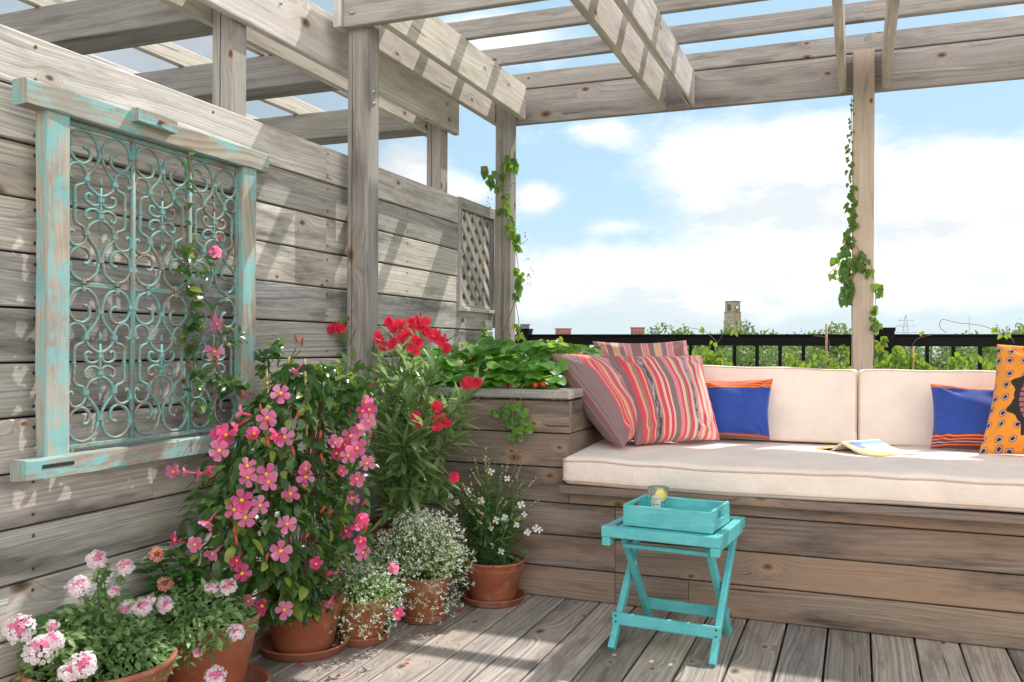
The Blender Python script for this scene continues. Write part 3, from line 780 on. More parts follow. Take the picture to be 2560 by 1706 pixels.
mb.lathe((0, 0, 0), prof, 36); part('water', mb, glassmat('water', 1.2, (.93, .98, .99)), gl)
mb = MB(); n = 24
lemc = Vector((.010, -.004, .082)); q = Matrix.Rotation(R(68), 3, 'X')@Matrix.Rotation(R(15), 3, 'Y')
def disc(mb, rr, dz, mi, thick=0):
    ring = [q@Vector((rr*math.cos(2*math.pi*k/n), rr*math.sin(2*math.pi*k/n), dz))+lemc for k in range(n)]
    mb.add(ring, [list(range(n))], None, (0, 0, 0), mi)
mb2 = MB()
ring0 = [q@Vector((.021*math.cos(2*math.pi*k/n), .021*math.sin(2*math.pi*k/n), -.003))+lemc for k in range(n)]
ring1 = [q@Vector((.021*math.cos(2*math.pi*k/n), .021*math.sin(2*math.pi*k/n), .003))+lemc for k in range(n)]
mb2.add(ring0+ring1, [[k, (k+1) % n, n+(k+1) % n, n+k] for k in range(n)]+[list(range(n))[::-1], list(range(n, 2*n))], None, (0, 0, 0), 0)
disc(mb2, .0185, .0034, 1); disc(mb2, .0185, -.0034, 1); disc(mb2, .0165, .0038, 2); disc(mb2, .0165, -.0038, 2)
part('lemon_slice', mb2, [simple('lemon rind', (.85, .62, .04), .4, .05), simple('lemon pith', (.85, .82, .6), .5, .05), simple('lemon flesh', (.85, .70, .12), .3, .12, 300)], gl)
# shield label on the glass front
lab_m = simple('pale grey glass print', (.62, .62, .58), .6, .1, 200); dark_m = simple('dark glass print', (.06, .07, .07), .6, .1, 200)
mb = MB()
def lab(poly, mi, off):
    vs = []
    for (a, z_) in poly:
        rr = gr(z_)+off; an = R(-98)+a/.032
        vs.append((rr*math.cos(an), rr*math.sin(an), z_))
    mb.add(vs, [list(range(len(vs)))], None, (0, 0, 0), mi)
def strip(a0, a1, z0_, z1_, mi, off):
    k = 6
    for i in range(k):
        u0, u1 = a0+(a1-a0)*i/k, a0+(a1-a0)*(i+1)/k; lab([(u0, z0_), (u1, z0_), (u1, z1_), (u0, z1_)], mi, off)
strip(-.014, .016, .070, .080, 0, .0006); strip(-.010, .012, .080, .086, 0, .0006); strip(-.017, .019, .060, .070, 0, .0006)
strip(-.017, .019, .048, .060, 0, .0006)
for i in range(8):
    z1_ = .048-i*.0035; w_ = .018*(1-i/8.5); strip(-w_, w_+.002, z1_-.0035, z1_, 0, .0006)
for k in range(8): strip(-.013+k*.0034, -.0115+k*.0034, .0715, .0765, 1, .001)
for k in range(9): strip(-.015+k*.0036, -.0130+k*.0036, .0530, .0575, 1, .001)
for k in range(6): strip(-.009+k*.0034, -.0075+k*.0034, .0625, .0660, 1, .001)
for i in range(4): z1_ = .046-i*.003; w_ = .008*(1-i/4.5); strip(-w_, w_, z1_-.003, z1_, 1, .001)
part('printed_label', mb, [lab_m, dark_m], gl)
for o in gl.children: o.matrix_parent_inverse = Matrix()

# ================================================================== WINDOW FRAME WITH IRON GRILLE
def ironmat():
    m, h, out = mat('flaking turquoise paint on iron')
    tc = h.n('ShaderNodeTexCoord').outputs['Object']
    n1 = h.noise(tc, 28, 5, .7); n2 = h.noise(tc, 11, 4, .6)
    c = h.mix(h.mr(n1, .38, .53), (.27, .245, .20), (.155, .33, .31))
    c = h.mix(h.mr(n2, .55, .64, 0, .75), c, (.26, .14, .08))
    c = h.mix(h.mr(h.noise(tc, 90, 3), .55, .7, 0, .3), c, (.45, .52, .48))
    b = h.n('ShaderNodeBsdfPrincipled', i={'Base Color': c, 'Roughness': .6})
    bn_ = h.n('ShaderNodeBump', i={'Strength': .6, 'Distance': .001, 'Height': n1}); h.nt.links.new(bn_.outputs[0], b.inputs['Normal'])
    finish(h, out, b); return m
M['iron'] = ironmat()
wf = thing('window_frame', 'old turquoise wooden window frame with scrolled iron grille hung on the plank wall', 'window frame', (-2.02, 2.15, .70))
def rough_bar(name, p0, p1, w, t, up, seedk, knob=0):
    rs = random.Random(seedk); p0 = Vector(p0); p1 = Vector(p1); L = (p1-p0).length; a = (p1-p0)/L
    up = Vector(up); s_ = a.cross(up); N = 40
    prof = [(-.5, -.5+.08), (-.5+.05, -.5), (.5-.05, -.5), (.5, -.5+.08), (.5, .5-.08), (.5-.05, .5), (-.5+.05, .5), (-.5, .5-.08)]
    mb = MB(); vs = []; off = [rs.uniform(0, 6) for _ in range(8)]
    for i in range(N+1):
        s = i/N*L
        for k, (x_, y_) in enumerate(prof):
            j = .0010*math.sin(s*11+off[k])+.0003*math.sin(s*43+off[k]*2)+rs.uniform(-.0003, .0003)
            bite = -.005*max(0, math.sin(s*13+off[k]*3)-.86)*5
            vs.append(p0+a*s+up*(x_*w+(j+bite)*(1 if x_ > 0 else -1))+s_*(y_*t+j))
    fs = []; uvs = []; v0 = rs.uniform(0, 9)
    for i in range(N):
        for k in range(8):
            l = (k+1) % 8; fs.append([i*8+k, i*8+l, (i+1)*8+l, (i+1)*8+k])
            uvs.append([(i/N*L, v0+k*.03), (i/N*L, v0+(k+1)*.03), ((i+1)/N*L, v0+(k+1)*.03), ((i+1)/N*L, v0+k*.03)])
    fs += [list(range(8))[::-1], [N*8+k for k in range(8)]]; uvs += [[(x_*w, y_*t) for x_, y_ in prof[::-1]], [(x_*w, y_*t) for x_, y_ in prof]]
    mb.add(vs, fs, uvs, (rs.random(), rs.random(), rs.random()), 0, False)
    return part(name, mb, M['paint'], wf)
FX = -2.018
rough_bar('stile', (FX, 1.762, .752), (FX+.002, 1.757, 1.672), .077, .040, Y, 1)
rough_bar('stile', (FX, 2.560, .752), (FX, 2.560, 1.676), .075, .040, Y, 2)
rough_bar('head_rail', (FX+.004, 1.652, 1.703), (FX+.004, 2.652, 1.709), .067, .054, Z, 3)
rough_bar('sill_rail', (FX+.006, 1.652, .724), (FX+.006, 2.652, .724), .056, .058, Z, 4)
rough_bar('latch_block', (FX+.045, 2.0, 1.726), (FX+.045, 2.158, 1.722), .040, .028, Z, 5)
mb = MB(); mb.box((FX+.0345, 1.70, .725), (FX+.0368, 1.80, .735), ch=.001); part('mortise_slot', mb, CRK, wf)
mb = MB(); mb.tube([(FX+.055, 2.085, 1.723), (FX+.068, 2.085, 1.722)], .006, 8); mb.tube([(FX+.06, 2.075, 1.715), (FX+.066, 2.10, 1.725)], .003, 6)
part('nail', mb, simple('rusty nail', (.22, .09, .05), .6, .3, 80), wf)
GX = -2.022; gy0, gy1, gz0, gz1 = 1.803, 2.520, .768, 1.662
mb = MB()
def bar(a, b, w=.013, t=.010, upv=Y): mb.board(a, b, upv, w, t, .0015)
bar((GX, gy0+.004, gz1), (GX, gy1-.004, gz1), .013, .010, Z); bar((GX, gy0+.004, gz0), (GX, gy1-.004, gz0), .012, .012, Z)
bar((GX, gy0+.004, gz0+.006), (GX, gy0+.004, gz1-.006)); bar((GX, gy1-.004, gz0+.006), (GX, gy1-.004, gz1-.006))
part('grille_frame', mb, M['iron'], wf)
mb = MB()
cw = (gy1-gy0)/3
for k in (1, 2): mb.tube([(GX+.001, gy0+cw*k, gz0+.006), (GX+.001, gy0+cw*k, (gz0+gz1)/2), (GX+.001, gy0+cw*k, gz1-.006)], .0085, 8)
zm = (gz0+gz1)/2+.004
bar((GX-.004, gy0+.009, zm), (GX-.004, gy1-.009, zm), .014, .009, Z)
part('grille_bars', mb, M['iron'], wf)
H_ = (gz1-gz0)/2-.004
hwc = cw/2
def C(x_, y_): return (x_/.12*hwc, y_/.44*H_)
curves = []
pts = []
for i in range(34):
    th = i/33*R(430); r_ = .052 if th < math.pi else .052-(.052-.016)*((th-math.pi)/(R(430)-math.pi))
    cx_, cy_ = -.0605, .057
    sh = 0 if th < math.pi else (th-math.pi)/(R(430)-math.pi)*.012
    pts.append((cx_+r_*math.cos(th)-sh*.4, cy_-r_*math.sin(th)+sh))
curves.append(('p', pts))
curves.append(('s', [(-.008, .050), (-.005, .068), (-.008, .085), (-.022, .107), (-.042, .127), (-.050, .142), (-.042, .163), (-.022, .178), (-.002, .186)]))
curves.append(('s', [(-.052, .138), (-.060, .156), (-.080, .165), (-.090, .176), (-.090, .2), (-.090, .221)]))
curves.append(('s', [(-.050, .145), (-.053, .124), (-.066, .108), (-.087, .103), (-.106, .112), (-.112, .128), (-.108, .142), (-.099, .146), (-.095, .139)]))
curves.append(('s', [(-.003, .205), (-.020, .2145), (-.040, .212), (-.053, .202), (-.053, .189), (-.043, .183), (-.034, .188)]))
scr = MB(); clamps = MB(); spears = MB()
for col in range(3):
    yc = gy0+cw*(col+.5)
    for half in range(2):
        ztop = gz1-.006 if half == 0 else zm-.006
        hgt = (gz1-.006-zm-.006) if half == 0 else (zm-.006-gz0-.006)
        def W3(x_, y_, dx=0): return Vector((GX+dx, yc+x_/.12*hwc, ztop-y_/.44*hgt))
        for kind, pp in curves:
            for mx_ in (1, -1):
                for my in (0, 1):
                    q_ = [(x_*mx_, (.44-y_) if my else y_) for x_, y_ in pp]
                    q_ = [W3(x_+random.uniform(-.001, .001), y_+random.uniform(-.001, .001)) for x_, y_ in q_]
                    if kind == 's': q_ = crom(q_, 5)
                    scr.tube(q_, [.0046]*(len(q_)-3)+[.0052, .006, .0038], 6, flat=1.35, upv=X)
        for (x_, y_) in ((0, .068), (-.051, .142), (.051, .142), (0, .196), (0, .244), (-.051, .298), (.051, .298), (0, .372), (-.116, .122), (.116, .122), (-.116, .318), (.116, .318), (-.112, .05), (.112, .05), (-.112, .39), (.112, .39), (-.06, .002), (.06, .002), (-.06, .438), (.06, .438)):
            p = W3(x_, y_); s1, s2 = (.0095, .0065) if abs(x_) < .1 else (.009, .0065)
            if y_ in (.002, .438): 
                if (half == 0) == (y_ == .002): continue
                s1, s2 = .006, .010
            clamps.board(p-Z*s2, p+Z*s2, Y, 2*s1, .015, .002)
        spears.tube([W3(0, .16, .001), W3(0, .30, .001)], .0042, 6)
        for y_, sg in ((.148, -1), (.306, 1)):
            c_ = W3(0, y_, .001); spears.tube([c_+Z*.020*-sg*-1*-1, c_+Z*.010*sg*-1*-1, c_, c_-Z*.012*sg, c_-Z*.022*sg][::1], [.001, .0055, .0065, .004, .0008] if sg > 0 else [.001, .0055, .0065, .004, .0008], 6, flat=.5, upv=X)
scr.build('grille_scrolls', M['iron'], wf); clamps.build('grille_collars', M['iron'], wf); spears.build('grille_spears', M['iron'], wf)

# ================================================================== RAILING
blk = simple('black painted railing', (.008, .008, .009), .6, .2, 20, spec=.15)
RY = 5.4
ra = thing('railing', 'black metal balustrade along the far edge of the deck', 'railing', (.5, RY, 0))
mb = MB(); mb.board((-2.1, RY, 1.128), (3.4, RY, 1.128), Y, .07, .010, .003); mb.board((-2.1, RY, 1.094), (3.4, RY, 1.094), Y, .045, .058, .003)
part('top_rail', mb, blk, ra)
mb = MB(); mb.board((-2.1, RY, .12), (3.4, RY, .12), Y, .04, .04, .003); part('bottom_rail', mb, blk, ra)
xb_ = -.681-.131*10
while xb_ < 3.3:
    if not (.06 < xb_ < .25 or -2.1 < xb_ < -1.97):
        mb = MB(); mb.board((xb_, RY, .141), (xb_, RY, 1.0645), X, .02, .02, .002); part('baluster', mb, blk, ra)
    xb_ += .1305
for xp in (.150, -2.03, 2.3):
    mb = MB(); mb.board((xp, RY, -.1), (xp, RY, 1.150), X, .082, .082, .003); pst = part('post', mb, blk, ra)
    mb = MB(); mb.board((xp, RY, 1.1505), (xp, RY, 1.170), X, .092, .092, .006); mb.build('cap', blk, pst)

exec_after = []
# ================================================================== POTS
def terracotta(name, base):
    m, h, out = mat(name)
    tc = h.n('ShaderNodeTexCoord').outputs['Object']
    n1 = h.noise(tc, 9, 4, .6); n2 = h.noise(tc, 60, 3)
    c = h.mix(h.mr(n1, .3, .7), tuple(x*.82 for x in base), tuple(min(1, x*1.15) for x in base))
    c = h.mix(h.mr(h.noise(tc, 7, 6, .72), .52, .70, 0, .5), c, (.58, .43, .35))
    c = h.mix(h.mr(h.noise(tc, 16, 4, .7), .58, .75, 0, .4), c, (.20, .08, .05))
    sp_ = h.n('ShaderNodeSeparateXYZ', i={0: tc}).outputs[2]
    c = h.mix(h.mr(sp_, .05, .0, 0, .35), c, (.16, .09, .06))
    b = h.n('ShaderNodeBsdfPrincipled', i={'Base Color': c, 'Roughness': .62, 'Specular IOR Level': .35})
    bn_ = h.n('ShaderNodeBump', i={'Strength': .2, 'Distance': .001, 'Height': n2}); h.nt.links.new(bn_.outputs[0], b.inputs['Normal'])
    finish(h, out, b); return m
M['tc'] = terracotta('terracotta', (.36, .115, .060))
def pot(c, rt, rb, h, label, base=.012):
    mb = MB(); k = h
    prof = [(.001, 0), (rb, 0), (rb*1.02, .006), (rb+(rt*.93-rb)*.55, k*.45), (rb+(rt*.93-rb)*.60, k*.455), (rt*.93, k*.76), (rt*.955, k*.775), (rt*.965, k*.79), (rt*.985, k*.93), (rt*1.012, k*.94), (rt*1.02, k*.965), (rt*1.012, k*.99), (rt*.99, k), (rt*.95, k*.995), (rt*.93, k*.97), (rt*.90, k*.82)]
    root = thing('flower_pot', label, 'pot', (c[0], c[1], base), 'terracotta flower pots')
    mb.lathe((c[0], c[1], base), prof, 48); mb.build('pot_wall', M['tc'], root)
    mb = MB(); n = 30
    ring = [(c[0]+rt*.905*math.cos(2*math.pi*q/n), c[1]+rt*.905*math.sin(2*math.pi*q/n), base+k*.86) for q in range(n)]
    mb.add(ring+[(c[0], c[1], base+k*.89)], [[q, (q+1) % n, n] for q in range(n)], None, (0, 0, 0), 0, True); mb.build('soil', soilm, root)
    return root
def saucer(c, r, label, h=.03):
    mb = MB()
    prof = [(.001, .0005), (r*.86, .0005), (r*.93, .006), (r*.97, h*.8), (r*1.0, h*.86), (r*1.01, h*.96), (r*.995, h*1.04), (r*.965, h), (r*.94, h*.75), (r*.9, .008), (.001, .007)]
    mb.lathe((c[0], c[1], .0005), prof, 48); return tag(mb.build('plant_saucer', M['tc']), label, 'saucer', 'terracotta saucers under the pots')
PC = {'gaura': (-1.40, 3.375), 'eup1': (-1.555, 3.045), 'eup2': (-1.645, 2.745), 'mand': (-1.785, 2.590), 'verb2': (-1.815, 2.12), 'verb1': (-1.875, 1.79), 'ole': (-1.74, 3.26)}
pot(PC['gaura'], .130, .092, .165, 'terracotta pot holding the airy white gaura, against the planter box')
saucer(PC['gaura'], .132, 'terracotta saucer under the gaura pot, nearest the bench')
pot(PC['eup1'], .105, .072, .165, 'small terracotta pot overflowing with white euphorbia, second from the planter')
saucer(PC['eup1'], .092, 'terracotta saucer under the rear white euphorbia pot')
pot(PC['eup2'], .100, .070, .15, 'small terracotta pot holding the sparser euphorbia in front of the post')
saucer(PC['eup2'], .094, 'terracotta saucer under the front, sparser euphorbia pot')
pot(PC['mand'], .142, .10, .185, 'terracotta pot below the big pink mandevilla')
saucer(PC['mand'], .158, 'wide terracotta saucer under the mandevilla pot', .034)
pot(PC['verb2'], .162, .112, .235, 'tall terracotta pot with trailing verbena, second from the left')
saucer(PC['verb2'], .19, 'terracotta saucer under the second pot from the left', .04)
pot(PC['verb1'], .19, .12, .215, 'wide terracotta pot of verbena in the lower left corner', .002)
mb = MB()
rt, k = .165, .32
prof = [(.001, 0), (.12, 0), (rt*.95, k*.8), (rt, k*.82), (rt*1.03, k*.95), (rt*1.0, k), (rt*.93, k), (rt*.9, k*.9), (.001, k*.9)]
mb.lathe((*PC['ole'], .002), prof, 40); tag(mb.build('flower_pot', terracotta('dark red clay', (.20, .05, .03))), 'dark red pot of the oleander standing behind the front post', 'pot', 'terracotta flower pots')

# ================================================================== FOLIAGE
L = {}
L['mand'] = leafmat('mandevilla leaf', (.019, .060, .024), (.070, .160, .040), .22, .32, (.34, .60, .07), (.30, .36, .06))
L['ole'] = leafmat('oleander leaf', (.085, .165, .065), (.30, .41, .19), .32, .4, (.5, .7, .2))
L['straw'] = leafmat('strawberry leaf', (.035, .13, .03), (.17, .38, .06), .38, .5, (.50, .80, .08))
L['vine'] = leafmat('vine leaf', (.07, .17, .025), (.17, .30, .04), .45, .42, (.55, .75, .06), (.45, .36, .04))
L['verb'] = leafmat('verbena leaf', (.09, .19, .065), (.30, .42, .18), .45, .4, (.45, .65, .2))
L['euph'] = leafmat('euphorbia leaf', (.14, .25, .08), (.30, .44, .16), .5, .3, (.5, .7, .2))
L['gaura'] = leafmat('gaura leaf', (.06, .14, .045), (.16, .27, .09), .45, .35, (.35, .5, .15))
L['zin'] = leafmat('zinnia leaf', (.05, .16, .04), (.12, .29, .07), .42, .4, (.3, .55, .08))
L['vined'] = leafmat('dark vine leaf', (.045, .13, .02), (.10, .22, .03), .42, .38, (.38, .62, .05), (.35, .22, .05))
L['yel'] = leafmat('yellowing leaf', (.45, .40, .04), (.62, .50, .05), .5, .4, (.9, .8, .1))
stemg = simple('green stem', (.10, .17, .05), .6, .2, 40); stemb = simple('brown vine stem', (.20, .11, .07), .7, .3, 60); cane = simple('bamboo cane', (.48, .33, .17), .6, .15, 60)
pinkm = petalmat('pink petal', (.98, .17, .43), (.99, .37, .59), .62); pinkd = petalmat('deep pink petal', (.90, .06, .26), (.93, .15, .38), .6)
redm = petalmat('red petal', (.75, .012, .05), (.88, .04, .10), .5); whitem = petalmat('white petal', (.85, .84, .80), (.9, .88, .86), .4)
yelm = simple('yellow flower throat', (.85, .42, .02), .5, .1, 200)
budm = petalmat('bud', (.70, .06, .06), (.80, .16, .12), .3)
whb = petalmat('tiny white bracts', (.90, .91, .80), (.97, .97, .90), .5)
vpink = petalmat('verbena pink floret', (.80, .12, .30), (.85, .35, .50), .35); vpale = petalmat('verbena pale floret', (.90, .66, .74), (.94, .88, .90), .4)
salm = petalmat('salmon petal', (.68, .22, .17), (.75, .33, .26), .3)
CAMP = Vector((0, 0, CH))
def rv(n=1): 
    v = RNG.normal(size=(n, 3)); return v/np.linalg.norm(v, axis=1, keepdims=True)
def unit(v): v = np.asarray(v, float); return v/(np.linalg.norm(v)+1e-9)

def make_flower(mb, c, nrm, r, mi_p=0, mi_c=1, petals=5, wide=.95, tilt=.25, tubeL=0, cone=True, roll=None):
    nrm = unit(nrm); a = unit(np.cross(nrm, [0.3, .2, 1])); b = np.cross(nrm, a)
    ph = random.uniform(0, 6.28) if roll is None else roll
    P, D, Nn = [], [], []
    for k in range(petals):
        t = ph+2*math.pi*k/petals+random.uniform(-.1, .1); d = math.cos(t)*a+math.sin(t)*b
        tl = tilt+random.uniform(-.12, .12)
        P.append(np.array(c)+d*r*.10); D.append(d*math.cos(tl)+nrm*math.sin(tl)); Nn.append(nrm-d*math.tan(tl) if tl < 1.3 else -d)
    k_ = len(P); mb.leaves(P, D, Nn, r*.92*RNG.uniform(.88, 1.1, k_), r*wide*RNG.uniform(.85, 1.12, k_), 'petal', RNG.uniform(-.1, .35, k_), RNG.uniform(-.05, .4, k_), mi_p)
    if cone:
        cc = Vector(c)+Vector(nrm)*r*.04
        mb.tube([cc, cc+Vector(nrm)*r*.16, cc+Vector(nrm)*r*.20], [r*.22, r*.17, r*.03], 7, mi_c)
    if tubeL:
        cc = Vector(c); mb.tube([cc, cc-Vector(nrm)*tubeL*.45, cc-Vector(nrm)*tubeL], [r*.20, r*.12, r*.04], 6, mi_p if mi_c == 1 else mi_p, (random.random(),)*3)

def bud(mb, c, d, Ls=.03, mi=0):
    c = Vector(c); d = Vector(d).normalized()
    mb.tube([c, c+d*Ls*.3, c+d*Ls*.6, c+d*Ls], [.0015, .0042, .0048, .0006], 6, mi, (random.random(),)*3)

# ---- mandevilla -------------------------------------------------------
ENV = [(.16, -1.76, 2.52, .09, .11), (.24, -1.79, 2.47, .17, .24), (.34, -1.81, 2.42, .20, .30), (.46, -1.815, 2.42, .205, .33), (.58, -1.81, 2.44, .205, .335), (.68, -1.795, 2.48, .20, .31), (.78, -1.78, 2.53, .19, .27), (.87, -1.76, 2.59, .18, .23), (.94, -1.76, 2.62, .13, .19), (.99, -1.77, 2.60, .06, .10)]
def env(z):
    for a, b in zip(ENV[:-1], ENV[1:]):
        if a[0] <= z <= b[0]:
            t = (z-a[0])/(b[0]-a[0]); return [a[i]+(b[i]-a[i])*t for i in range(1, 5)]
    return None
def inside(p, s=1.0):
    e = env(p[2])
    return e is not None and ((p[0]-e[0])/(e[2]*s))**2+((p[1]-e[1])/(e[3]*s))**2 < 1
def hit(x, y, s=1.04, fb=2.5):
    d = Vector(ray(x*DS, y*DS)); d.normalize(); t = 1.5
    while t < 4:
        p = CAMP+d*t
        if inside(p, s): return p
        t += .01
    # closest approach to the bush axis
    return ony(x, y, fb)
mv = thing('mandevilla_plant', 'large bushy mandevilla covered in pink flowers, climbing out of its pot', 'plant', (*PC['mand'], .17))
P, D, Nn, Ls, Wd = [], [], [], [], []
cnt = 0
while cnt < 2300:
    z = random.uniform(.17, .99); e = env(z)
    a = random.uniform(0, 2*math.pi); rr = random.random()**.33
    q = np.array([e[0]+e[2]*rr*math.cos(a), e[1]+e[3]*rr*math.sin(a), z])
    if q[0] < WX+.03: q[0] = WX+.03+random.uniform(0, .04)
    # clumpy: carve gaps
    if math.sin(q[0]*21+3)*math.sin(q[1]*17+1)*math.sin(q[2]*19) > .16 and random.random() < .9: continue
    o = unit([math.cos(a), math.sin(a)*.8, .1])
    P.append(q); dd = unit(o*.7+np.array([0, 0, -.55])+rv()[0]*.55); D.append(dd)
    Nn.append(unit(o*.45+np.array([.12, .15, .95])+rv()[0]*.5)); l_ = random.uniform(.028, .060); Ls.append(l_); Wd.append(l_*random.uniform(.50, .64)); cnt += 1
# sprigs at the top and sides
for (x_, y_) in ((620, 815), (640, 800), (655, 815), (610, 835), (790, 850), (830, 860), (850, 870), (740, 860), (700, 870), (560, 880), (500, 900), (470, 940), (445, 975), (450, 1010), (520, 880), (600, 850), (480, 870), (850, 900)):
    c_ = ony(x_, y_, 2.62 if x_ > 560 else 2.42)
    for k in range(9):
        P.append(np.array(c_)+rv()[0]*.028); D.append(unit(rv()[0]+[0, -.3, .5])); Nn.append(unit(rv()[0]*.6+[.3, -.4, .8])); l_ = random.uniform(.03, .05); Ls.append(l_); Wd.append(l_*.5)
for k in range(230):
    y_ = random.uniform(850, 1290); c_ = ony(random.uniform(770, 845 if y_ < 1180 else 860), y_, 2.56+random.uniform(-.05, .05))
    P.append(np.array(c_)); D.append(unit(rv()[0]+[.2, -.2, -.3])); Nn.append(unit(rv()[0]*.5+[.4, -.5, .7])); l_ = random.uniform(.03, .052); Ls.append(l_); Wd.append(l_*.5)
mb = MB(); mb.leaves(P, D, Nn, np.array(Ls), np.array(Wd), 'oval', .28, .25); mb.build('foliage', L['mand'], mv)
mb = MB()
for k in range(26):
    zt_ = random.uniform(.45, .97); e = env(zt_); a = random.uniform(0, 6.28); rr = random.uniform(.2, .85)
    q1 = Vector((PC['mand'][0]+random.uniform(-.05, .05), PC['mand'][1]+random.uniform(-.05, .05), .17)); q3 = Vector((e[0]+e[2]*rr*math.cos(a), e[1]+e[3]*rr*math.sin(a), zt_))
    q2 = (q1+q3)/2+Vector((random.uniform(-.06, .06), random.uniform(-.06, .06), .03))
    mb.tube(crom([q1, q2, q3], 6), .0028, 5)
mb.build('stems', stemb, mv)
mb = MB()
for (xa, ya, xb2, yb2) in ((612, 830, 614, 920), (664, 820, 668, 930), (700, 825, 704, 920)):
    top = ony(xa, ya, 2.60); bot = Vector((top.x*.98, 2.59, .18)); mb.tube([bot, top], .0045, 8)
mb.build('canes', cane, mv)
FL = [(645, 905, 'F'), (613, 962, 'F'), (562, 905, 's'), (503, 932, 's'), (556, 950, 's'), (546, 978, 'd'), (585, 997, 'd'), (654, 1006, 'F'), (637, 1000, 'd'), (507, 1003, 'F'), (519, 1000, 'F'), (503, 1037, 'F'), (398, 1085, 's'), (428, 1086, 's'), (462, 1090, 's'), (487, 1086, 'd'), (568, 1072, 'F'), (569, 1098, 'F'), (612, 1090, 'F'), (617, 1108, 'F'), (702, 1097, 'F'), (704, 1078, 's'), (668, 1135, 'F'), (556, 1150, 'F'), (598, 1162, 'F'), (538, 1172, 'F'), (564, 1190, 'F'), (479, 1200, 's'), (660, 1205, 'F'), (645, 1267, 'F'), (448, 1252, 's'), (490, 1272, 's'), (545, 1287, 's'), (556, 1318, 'F'), (403, 1242, 'd'), (727, 1297, 'd'), (757, 1318, 's'), (578, 1405, 'F'), (603, 1392, 'd'), (570, 1382, 's'), (653, 1402, 'F'), (655, 1440, 'd'), (757, 1383, 's'), (793, 1220, 's'), (818, 1208, 'd'), (834, 1270, 'F'), (828, 1245, 's'), (912, 1410, 'd'), (903, 1303, 's'), (840, 925, 's'), (832, 945, 'd'), (824, 985, 's'), (806, 1003, 'F'), (846, 968, 's'), (792, 1022, 'd'), (770, 1018, 's'), (843, 1065, 'F'), (820, 1100, 's'), (783, 1082, 's'), (800, 1048, 'F'), (808, 1145, 's'), (830, 1190, 's'), (848, 942, 'F'), (682, 852, 's'), (820, 1030, 'F'), (772, 1042, 'd'), (545, 1255, 'bud'), (575, 965, 'bud'), (497, 577, 'V'), (492, 808, 'VF'), (500, 745, 'V')]
for (x_, y_, k_) in FL:
    if k_ == 'bud': continue
    if k_[0] == 'V': p = onx(x_, y_, -1.97)
    elif x_ < 500 and 1080 < y_ < 1095: p = ony(x_, y_, 2.20)
    elif x_ > 880: p = ony(x_, y_, 2.60)
    elif x_ > 765 and y_ < 1235: p = ony(x_, y_, 2.50+random.uniform(-.06, .04))
    else: p = hit(x_, y_, 1.12)
    tocam = unit(np.array(CAMP-p)); r = random.uniform(.026, .034) if k_ in ('F', 'VF') else random.uniform(.022, .030)
    if k_ in ('F', 'VF'): nn = unit(tocam*1.0+rv()[0]*.28+np.array([.05, 0, .12]))
    else: nn = unit(tocam*.35+rv()[0]*.35+np.array([.45 if x_ > 760 else -.3, -.25, -.05]))
    mb = MB(); make_flower(mb, p, nn, r, 0, 1, 5, .80, .12 if k_ in ('F', 'VF') else .6, .045)
    mb.build('flower', [pinkd if k_ == 'd' or random.random() < .12 else pinkm, yelm], mv)
mb = MB()
for (x_, y_, ax_, ay_) in ((683, 787, -.3, 1), (693, 795, .3, 1), (545, 1255, 0, 1), (470, 965, .1, 1), (420, 1070, 0, 1), (440, 1080, .2, 1), (600, 950, 0, 1), (617, 978, 0, 1), (505, 980, 0, 1), (612, 1015, .3, .9), (685, 962, .2, 1), (735, 1010, .3, 1), (675, 1050, 0, 1), (740, 1062, 0, 1), (618, 1030, 0, 1), (755, 1185, .6, .6), (700, 1085, .3, .8), (850, 890, .6, .6), (820, 890, .5, .6), (775, 1250, .4, .5), (830, 1165, .5, .5), (805, 960, 0, 1), (840, 1225, .2, 1), (735, 1180, .5, .5), (700, 1240, .5, .6), (612, 1290, .3, 1), (540, 1230, 0, 1), (850, 1010, .3, .8)):
    mb = MB(); p = hit(x_, y_) if y_ > 880 else ony(x_, y_, 2.6); bud(mb, p, (ax_, -.2, ay_), random.uniform(.028, .042)); mb.build('bud', budm, mv)
mb = MB(); a_ = ony(650, 850, 2.62); mb.tube(crom([a_, ony(668, 825, 2.61), ony(680, 800, 2.6)], 5), .002, 5); mb.tube(crom([ony(668, 825, 2.61), ony(685, 812, 2.6), ony(691, 803, 2.6)], 5), .0018, 5)
mb.build('stems', stemb, mv)

# climbing runner of the mandevilla on the grille
cv = thing('climbing_vine', 'thin mandevilla runner twining up the iron grille with three pink flowers', 'vine', tuple(onx(440, 960, -1.99)))
path = [onx(x_, y_, -1.995) for x_, y_ in ((462, 900), (440, 850), (428, 790), (437, 730), (432, 670), (426, 600), (432, 540), (428, 470), (437, 400), (432, 355))]
mb = MB(); mb.tube(crom(path, 8), [.0032]*(len(crom(path, 8))-20)+[.0018]*20, 5)
side = [onx(x_, y_, -1.98) for x_, y_ in ((432, 620), (455, 595), (480, 585), (495, 580))]; mb.tube(crom(side, 5), .0018, 5)
side = [onx(x_, y_, -1.98) for x_, y_ in ((437, 790), (460, 775), (490, 760), (497, 750))]; mb.tube(crom(side, 5), .0018, 5)
for q0 in ((545, 745), (515, 800)):
    mb.tube(crom([onx(500, 770, -1.98), onx(530, 770, -1.975), onx(q0[0], q0[1], -1.97), onx(q0[0]+8, q0[1]+30, -1.97)], 5), .0012, 4)
mb.build('stem', stemb, cv)
P, D, Nn, Ls, Wd = [], [], [], [], []
cp = crom(path, 8)
